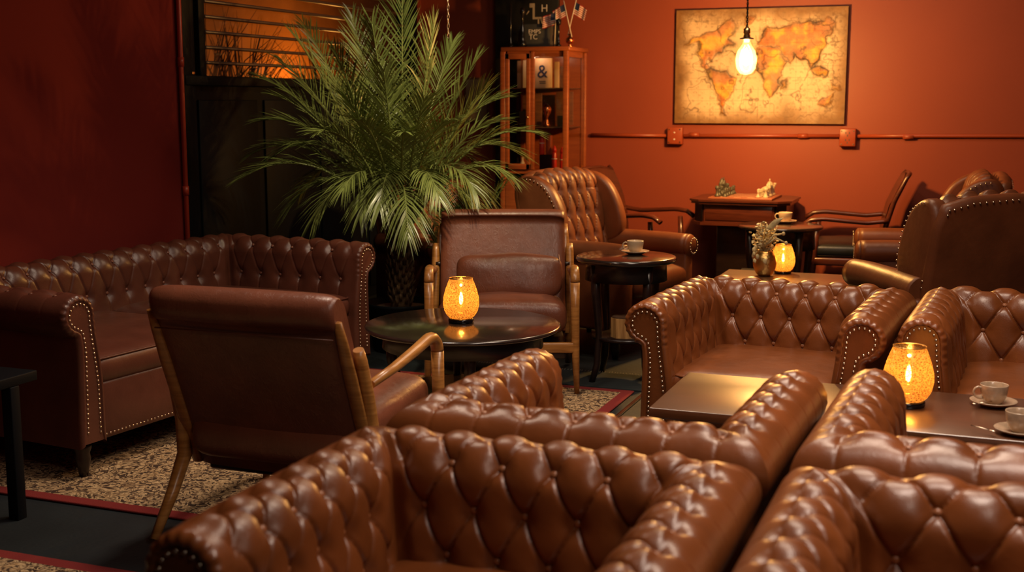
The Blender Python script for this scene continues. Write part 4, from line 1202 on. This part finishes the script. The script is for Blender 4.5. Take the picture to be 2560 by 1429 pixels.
MB().lathe([(0, 0), (.022, 0), (.008, .012), (.010, .02), (.026, .03), (.030, .045), (.026, .06), (.010, .072), (.012, .09), (0, .09)], 20).build('bowl', M['copper'], fh)
flag((-2.795, 8.42, 1.935), 0, rad(14), 'small flag leaning right in the copper holder on the cabinet', 1)
flag((-2.795, 8.41, 1.925), 0, rad(-14), 'small flag leaning left in the copper holder on the cabinet', -1)
flag((-2.90, 8.40, 1.86), 0, rad(2), 'small flag hanging to the left beside the black candlestick', -1)
# small framed print behind the palm
t = thing('framed_print', 'small tan framed print on the red wall behind the palm', 'picture', (-3.68, YB - .002, 1.42))
MB().box((-.10, -.02, -.17), (.10, 0, .17), .004).build('frame', M['browncard'], t); MB().box((-.085, -.022, -.155), (.085, -.02, .155)).build('print', simple('olive_print', (.30, .22, .12), .6), t)

# ------------------------------------------------------------------ small objects by the side tables
t = thing('log_block', 'cut wood block with pale sides on the shelf of the near side table', 'wood block', (-1.665, 5.94, .236), .3)
pl = [(.075 * math.cos(a) * (1 + .12 * math.sin(3 * a)), .06 * math.sin(a) * (1 + .1 * math.cos(2 * a))) for a in np.linspace(0, 2 * PI, 9)[:-1]]
MB().prism(pl, 0, .10).build('block', M['log'], t); MB().prism([(x * .97, y * .97) for x, y in pl], .10, .106).build('bark_top', M['bark'], t)
o = MB().box((-.07, -.06, 0), (.07, .06, .30), .004).build('red_carton', M['redbox'], None, (-1.50, 6.32, 0), (0, 0, .2)); tag(o, 'dark red patterned carton on the floor right of the near side table', 'carton')
o = MB().box((-.055, -.05, 0), (.055, .05, .10), .003).build('gift_box', M['black'], None, (-1.24, 7.05, .36), (0, 0, .1)); tag(o, 'small black box with white lettering standing left of the flower vase', 'box')
text('M', .05, M['white'], o, (.015, -.051, .05)); text('N', .03, M['white'], o, (-.035, -.051, .03))
st_ = thing('low_stool', 'low black stool carrying the small lettered box behind the flower vase', 'stool', (-1.24, 7.06, 0))
MB().lathe([(0, .33), (.11, .33), (.115, .345), (.11, .359), (0, .359)], 24).build('seat', M['black'], st_)
for k in range(3): MB().tube([(.07 * math.cos(k * 2.1), .07 * math.sin(k * 2.1), .33), (.1 * math.cos(k * 2.1), .1 * math.sin(k * 2.1), 0)], .01, 8).build('leg', M['black'], st_)
tag(MB().lathe([(0, 0), (.05, 0), (.075, .05), (.08, .10), (.06, .15), (.035, .17), (.04, .19), (0, .19)], 24).build('black_vase', M['blackgloss'], None, (-1.30, 7.75, .2005)), 'glossy black vase on the lower shelf of the far side table', 'vase')

# ------------------------------------------------------------------ rugs and mat
for i, (x0, x1, y0, y1, lab) in enumerate(((-4.05, -1.56, 3.38, 5.74, 'beige patterned rug with red border under sofa and round table'), (-4.05, -1.75, .9, 2.925, 'beige patterned rug with red border in the bottom left corner'))):
    hx, hy = (x1 - x0) / 2, (y1 - y0) / 2
    o = MB().box((-hx, -hy, 0), (hx, hy, .010), .004).build('patterned_rug', rug_mat(f'rug_pattern_{i}', (hx, hy), .055), None, ((x0 + x1) / 2, (y0 + y1) / 2, .001)); tag(o, lab, 'rug', 'patterned rugs')
b = MB().box((-.9, -.16, 0), (.22, .16, .008), .002)
o = b.build('floor_mat', M['mat'], None, (-1.73, 5.93, .0005)); tag(o, 'dark grey carpet strip with frayed edge behind the patterned rug', 'mat')
fb = MB()
for k in range(70):
    x = -.9 + k * .016; fb.tube([(x, .155, .008), (x + R.uniform(-.006, .006), .175 + R.uniform(0, .01), .010)], .0015, 4)
fb.build('frayed_edge', M['fibre'], o)
o = MB().box((-.008, -1.1, 0), (.008, 1.1, .012), .003).build('threshold_strip', M['mahogany'], None, (-1.505, 4.72, .001)); tag(o, 'thin wooden floor strip along the right side of the patterned rug', 'strip')

# ------------------------------------------------------------------ palms
def frond(parent, root_p, tip, arch, leaf, n=44, lmax=.24, mat='leaf', seed=0, wid=.0040, droop=.0, mid=None):
    rr = random.Random(seed)
    a = Vector(root_p); c = Vector(tip)
    m_ = Vector(mid) if mid is not None else (a + c) / 2 + Vector((0, 0, arch))
    N = 40
    pts = [a * (1 - s_) ** 2 + m_ * 2 * s_ * (1 - s_) + c * s_ * s_ for s_ in np.linspace(0, 1, N)]
    st = MB().tube(pts, [.009 * (1 - k / N) + .0015 for k in range(N)], 5)
    fr = st.build('frond', M['rachis'], parent)
    fr.data.materials.append(M[mat])
    vs = []; fs = []
    base = len(st.v)
    up0 = Vector((0, 0, 1))
    for k in range(n):
        s_ = .22 + .78 * (k / (n - 1)) ** .95
        i = min(N - 2, int(s_ * (N - 1))); f_ = s_ * (N - 1) - i
        p = pts[i].lerp(pts[i + 1], f_); tg = (pts[i + 1] - pts[i]).normalized()
        side = tg.cross(up0)
        if side.length < .05: side = Vector((1, 0, 0))
        side.normalize(); up = side.cross(tg).normalized()
        prof = math.sin(PI * min(1, (k / (n - 1)) * .80 + .17)) ** .7
        L = lmax * (.25 + .75 * prof) * rr.uniform(.85, 1.1)
        for sd in (-1, 1):
            ang = rad(52 - 34 * (k / n)) + rr.uniform(-.1, .1)
            v_up = .38 + rr.uniform(-.18, .18)
            d_ = (tg * math.cos(ang) + side * sd * math.sin(ang) + up * v_up * math.sin(ang)).normalized()
            wv = d_.cross(up).normalized()
            wv = (wv + up * rr.uniform(-.5, .5)).normalized() * wid * rr.uniform(.8, 1.2)
            g = droop + rr.uniform(.0, .22)
            q = []
            for j, (tt_, ww) in enumerate(((0, .5), (.3, 1.), (.65, .8), (1, .04))):
                cpt = p + d_ * (L * tt_) + Vector((0, 0, -g * L * tt_ * tt_))
                q.append((cpt - wv * ww, cpt + wv * ww))
            b0 = len(vs)
            for l_, r_ in q: vs += [l_, r_]
            for j in range(3): fs.append((b0 + 2 * j, b0 + 2 * j + 1, b0 + 2 * j + 3, b0 + 2 * j + 2))
    allv = [Vector(x) for x in st.v] + vs
    allf = st.f + [tuple(i + base for i in f) for f in fs]
    me = mesh(allv, allf, True, 'frond'); me.materials.append(M['rachis']); me.materials.append(M[mat])
    mi = [0] * len(st.f) + [1] * len(fs); me.polygons.foreach_set('material_index', mi)
    old = fr.data; fr.data = me; bpy.data.meshes.remove(old)
    return fr

F_ = 3090.; C_ = Vector((0, 0, 1.42))
fw = Vector((-math.sin(HEAD) * math.cos(PITCH), math.cos(HEAD) * math.cos(PITCH), -math.sin(PITCH))); rt = Vector((math.cos(HEAD), math.sin(HEAD), 0)); upv = rt.cross(fw)
def at(px, py, w_):
    """a point in the room seen at a photograph position, w_ metres away along the view axis"""
    return C_ + (fw + rt * ((px - 1280) / F_) - upv * ((py - 714.5) / F_)) * w_
PX, PY = -3.10, 6.30
palm = thing('palm', 'large potted palm with long feathery green fronds between sofa and cabinet', 'palm', (PX, PY, 0))
MB().lathe([(0, 0), (.15, 0), (.16, .02), (.20, .26), (.21, .28), (.19, .28), (.185, .25), (0, .24)], 32).build('pot', M['black'], palm)
MB().lathe([(0, .25), (.12, .253), (.185, .245)], 32).build('soil', M['soil'], palm)
tr = MB().lathe([(.055, .22), (.06, .30), (.058, .45), (.05, .58), (.045, .70), (.035, .78), (0, .80)], 20)
r3 = random.Random(11)
for k in range(150):
    a = k * 2.4; z_ = .26 + k * .0033
    rr = .055; cpt = Vector((rr * math.cos(a), rr * math.sin(a), z_)); o_ = Vector((math.cos(a), math.sin(a), 0))
    tr.tube([cpt, cpt + o_ * .018 + Vector((0, 0, .03)), cpt + o_ * r3.uniform(.012, .035) + Vector((0, 0, r3.uniform(.04, .07)))], [.011, .008, .002], 5)
tr.build('trunk', M['trunk'], palm)
crown = Vector((0, 0, .76))
W0 = 6.95
def tip(px, py, dw=0.0): return at(px, py, W0 + dw) - Vector((PX, PY, 0))
main = [  # px, py, depth offset, arch, leaflet length, droop
 (1005, -25, -.05, .10, .26, .02), (1085, 60, -.2, .10, .25, .05), (1190, 150, .1, .18, .26, .05), (1215, 215, -.3, .16, .26, .08),
 (1325, 330, -.1, .34, .24, .15), (1275, 440, -.25, .36, .22, .3), (1130, 110, .35, .15, .24, .05), (880, 40, .3, .12, .24, .05),
 (735, 90, .0, .22, .27, .05), (655, 195, .1, .28, .26, .1), (665, 300, .15, .34, .24, .1), (605, 445, -.2, .40, .24, .12),
 (760, 60, .4, .2, .24, .05), (690, 240, -.3, .3, .22, .15), (840, 130, -.35, .16, .24, .05), (930, 60, -.4, .12, .24, .05),
 (1020, 590, -.62, .42, .20, .35), (860, 470, -.55, .40, .20, .3), (1190, 480, -.45, .42, .20, .3), (760, 470, .25, .42, .22, .3),
 (1120, 300, -.55, .24, .22, .12), (1060, 250, -.6, .18, .24, .08), (900, 300, -.62, .25, .22, .1), (800, 330, -.5, .32, .22, .15),
 (1250, 300, .3, .3, .22, .15), (1180, 400, .35, .36, .2, .3), (960, 180, -.5, .14, .24, .05), (830, 200, .45, .2, .24, .1),
 (700, 380, -.05, .38, .22, .25), (1240, 520, .0, .42, .2, .35), (900, 540, -.4, .42, .18, .4), (1100, 500, -.55, .42, .18, .35),
 (1010, 330, -.6, .3, .2, .15), (870, 250, -.3, .22, .24, .08), (640, 380, .0, .42, .24, .2), (720, 520, -.15, .46, .22, .3), (1290, 380, .1, .36, .24, .22),
 (1240, 250, .1, .26, .26, .1), (700, 150, .25, .24, .26, .06), (790, 540, -.3, .46, .22, .35), (1210, 560, -.2, .46, .2, .35), (1080, 170, -.1, .14, .25, .05), (950, 520, -.5, .40, .18, .4)]
for i, (px, py, dw, ar, ll, dr_) in enumerate(main):
    e = tip(px, py, dw)
    if e.x + PX < -4.02: e.x = -4.02 - PX
    hd = Vector((e.x, e.y, 0))
    r0 = crown + (hd.normalized() * .045 if hd.length > 0 else Vector()) + Vector((0, 0, R.uniform(-.12, .04)))
    frond(palm, r0, e, ar, None, n=42, lmax=ll * 1.22, seed=100 + i, droop=dr_)
# small palm in its own pot
P2 = Vector((-3.02, 6.42, 0)); P2 = Vector((-2.80, 6.42, 0))
sp = thing('small_palm', 'small thin stemmed palm in a dark pot right of the large palm', 'palm', P2)
MB().lathe([(0, 0), (.08, 0), (.085, .01), (.105, .27), (.11, .275), (.11, .29), (.098, .29), (.095, .26), (0, .25)], 28).build('pot', M['black'], sp)
b = MB().lathe([(0, .265), (.05, .27), (.096, .262)], 24)
for k in range(50):
    a = R.uniform(0, 6.28); q_ = R.uniform(0, .09); b.sphere((q_ * math.cos(a), q_ * math.sin(a), .272), R.uniform(.006, .012), 6, 4, (1, 1, .6))
b.build('gravel', simple('pale_gravel', (.42, .30, .22), .8, var=.4, vscale=40), sp)
st = MB()
for k in range(6): st.tube([(.02 * math.cos(k), .02 * math.sin(k), .26), (.03 * math.cos(k), .03 * math.sin(k), .42)], [.012, .008], 6)
st.build('stem', M['trunk'], sp)
for i in range(12):
    a = i * 2.4 + .4; e = Vector((.30 * math.cos(a), .20 * math.sin(a), R.uniform(.75, 1.05)))
    frond(sp, (.02 * math.cos(a), .02 * math.sin(a), .36), e, .12, None, n=26, lmax=.17, mat='leaf2', seed=300 + i, droop=.3)

# ------------------------------------------------------------------ lights
def area(name, loc, size, power, col, target=None, sy=None, spread=None):
    li = bpy.data.lights.new(name, 'AREA'); li.energy = power; li.color = col; li.size = size
    if sy: li.shape = 'RECTANGLE'; li.size_y = sy
    if spread: li.spread = spread
    o = bpy.data.objects.new(name, li); COL.objects.link(o); o.location = loc
    if target is not None:
        o.rotation_euler = (Vector(target) - Vector(loc)).to_track_quat('-Z', 'Y').to_euler()
    return o
area('ceiling_light', (.2, 2.3, 3.02), .8, 25, (1, .80, .66), spread=rad(125))
area('ceiling_light', (-.35, 3.9, 3.02), .8, 30, (1, .78, .6), spread=rad(125))
area('ceiling_light', (-2.2, 3.9, 3.02), .3, 15, (1, .78, .6), spread=rad(110))
area('ceiling_light', (1.0, .9, 2.95), .8, 10, (1, .80, .66), (-.1, 3.6, .6), spread=rad(115))
area('ceiling_light', (-.9, 6.7, 3.02), .7, 24, (1, .66, .42))  # added without a known fixture, brightens the cabinet and back wall
area('ceiling_light', (-1.6, 5.9, 3.02), .35, 12, (1, .76, .5))
sp_ = bpy.data.lights.new('ceiling_spot', 'SPOT'); sp_.energy = 200; sp_.color = (1, .82, .5); sp_.spot_size = rad(56); sp_.spot_blend = .8; sp_.shadow_soft_size = .06
so = bpy.data.objects.new('ceiling_spot', sp_); COL.objects.link(so); so.location = (-2.0, 5.2, 3.0)
so.rotation_euler = (Vector((-3.0, 6.4, 1.1)) - so.location).to_track_quat('-Z', 'Y').to_euler()
li = bpy.data.lights.new('outdoor_lamp', 'POINT'); li.energy = 55; li.color = (1, .42, .08); li.shadow_soft_size = .08
lo = bpy.data.objects.new('outdoor_lamp', li); COL.objects.link(lo); lo.location = (XW - 1.75, 10.6, 1.35)

w_ = bpy.data.worlds.new('world'); bpy.context.scene.world = w_; w_.use_nodes = True
w_.node_tree.nodes['Background'].inputs[0].default_value = (.25, .35, .6, 1); w_.node_tree.nodes['Background'].inputs[1].default_value = .02

sc = bpy.context.scene
sc.view_settings.view_transform = 'Standard'; sc.view_settings.look = 'None'; sc.view_settings.gamma = 1; sc.view_settings.exposure = 0
sc.cycles.use_denoising = True
sc.cycles.sample_clamp_indirect = 4
sc.cycles.sample_clamp_direct = 0
sc.cycles.max_bounces = 7; sc.cycles.transparent_max_bounces = 12; sc.cycles.caustics_reflective = False; sc.cycles.caustics_refractive = False
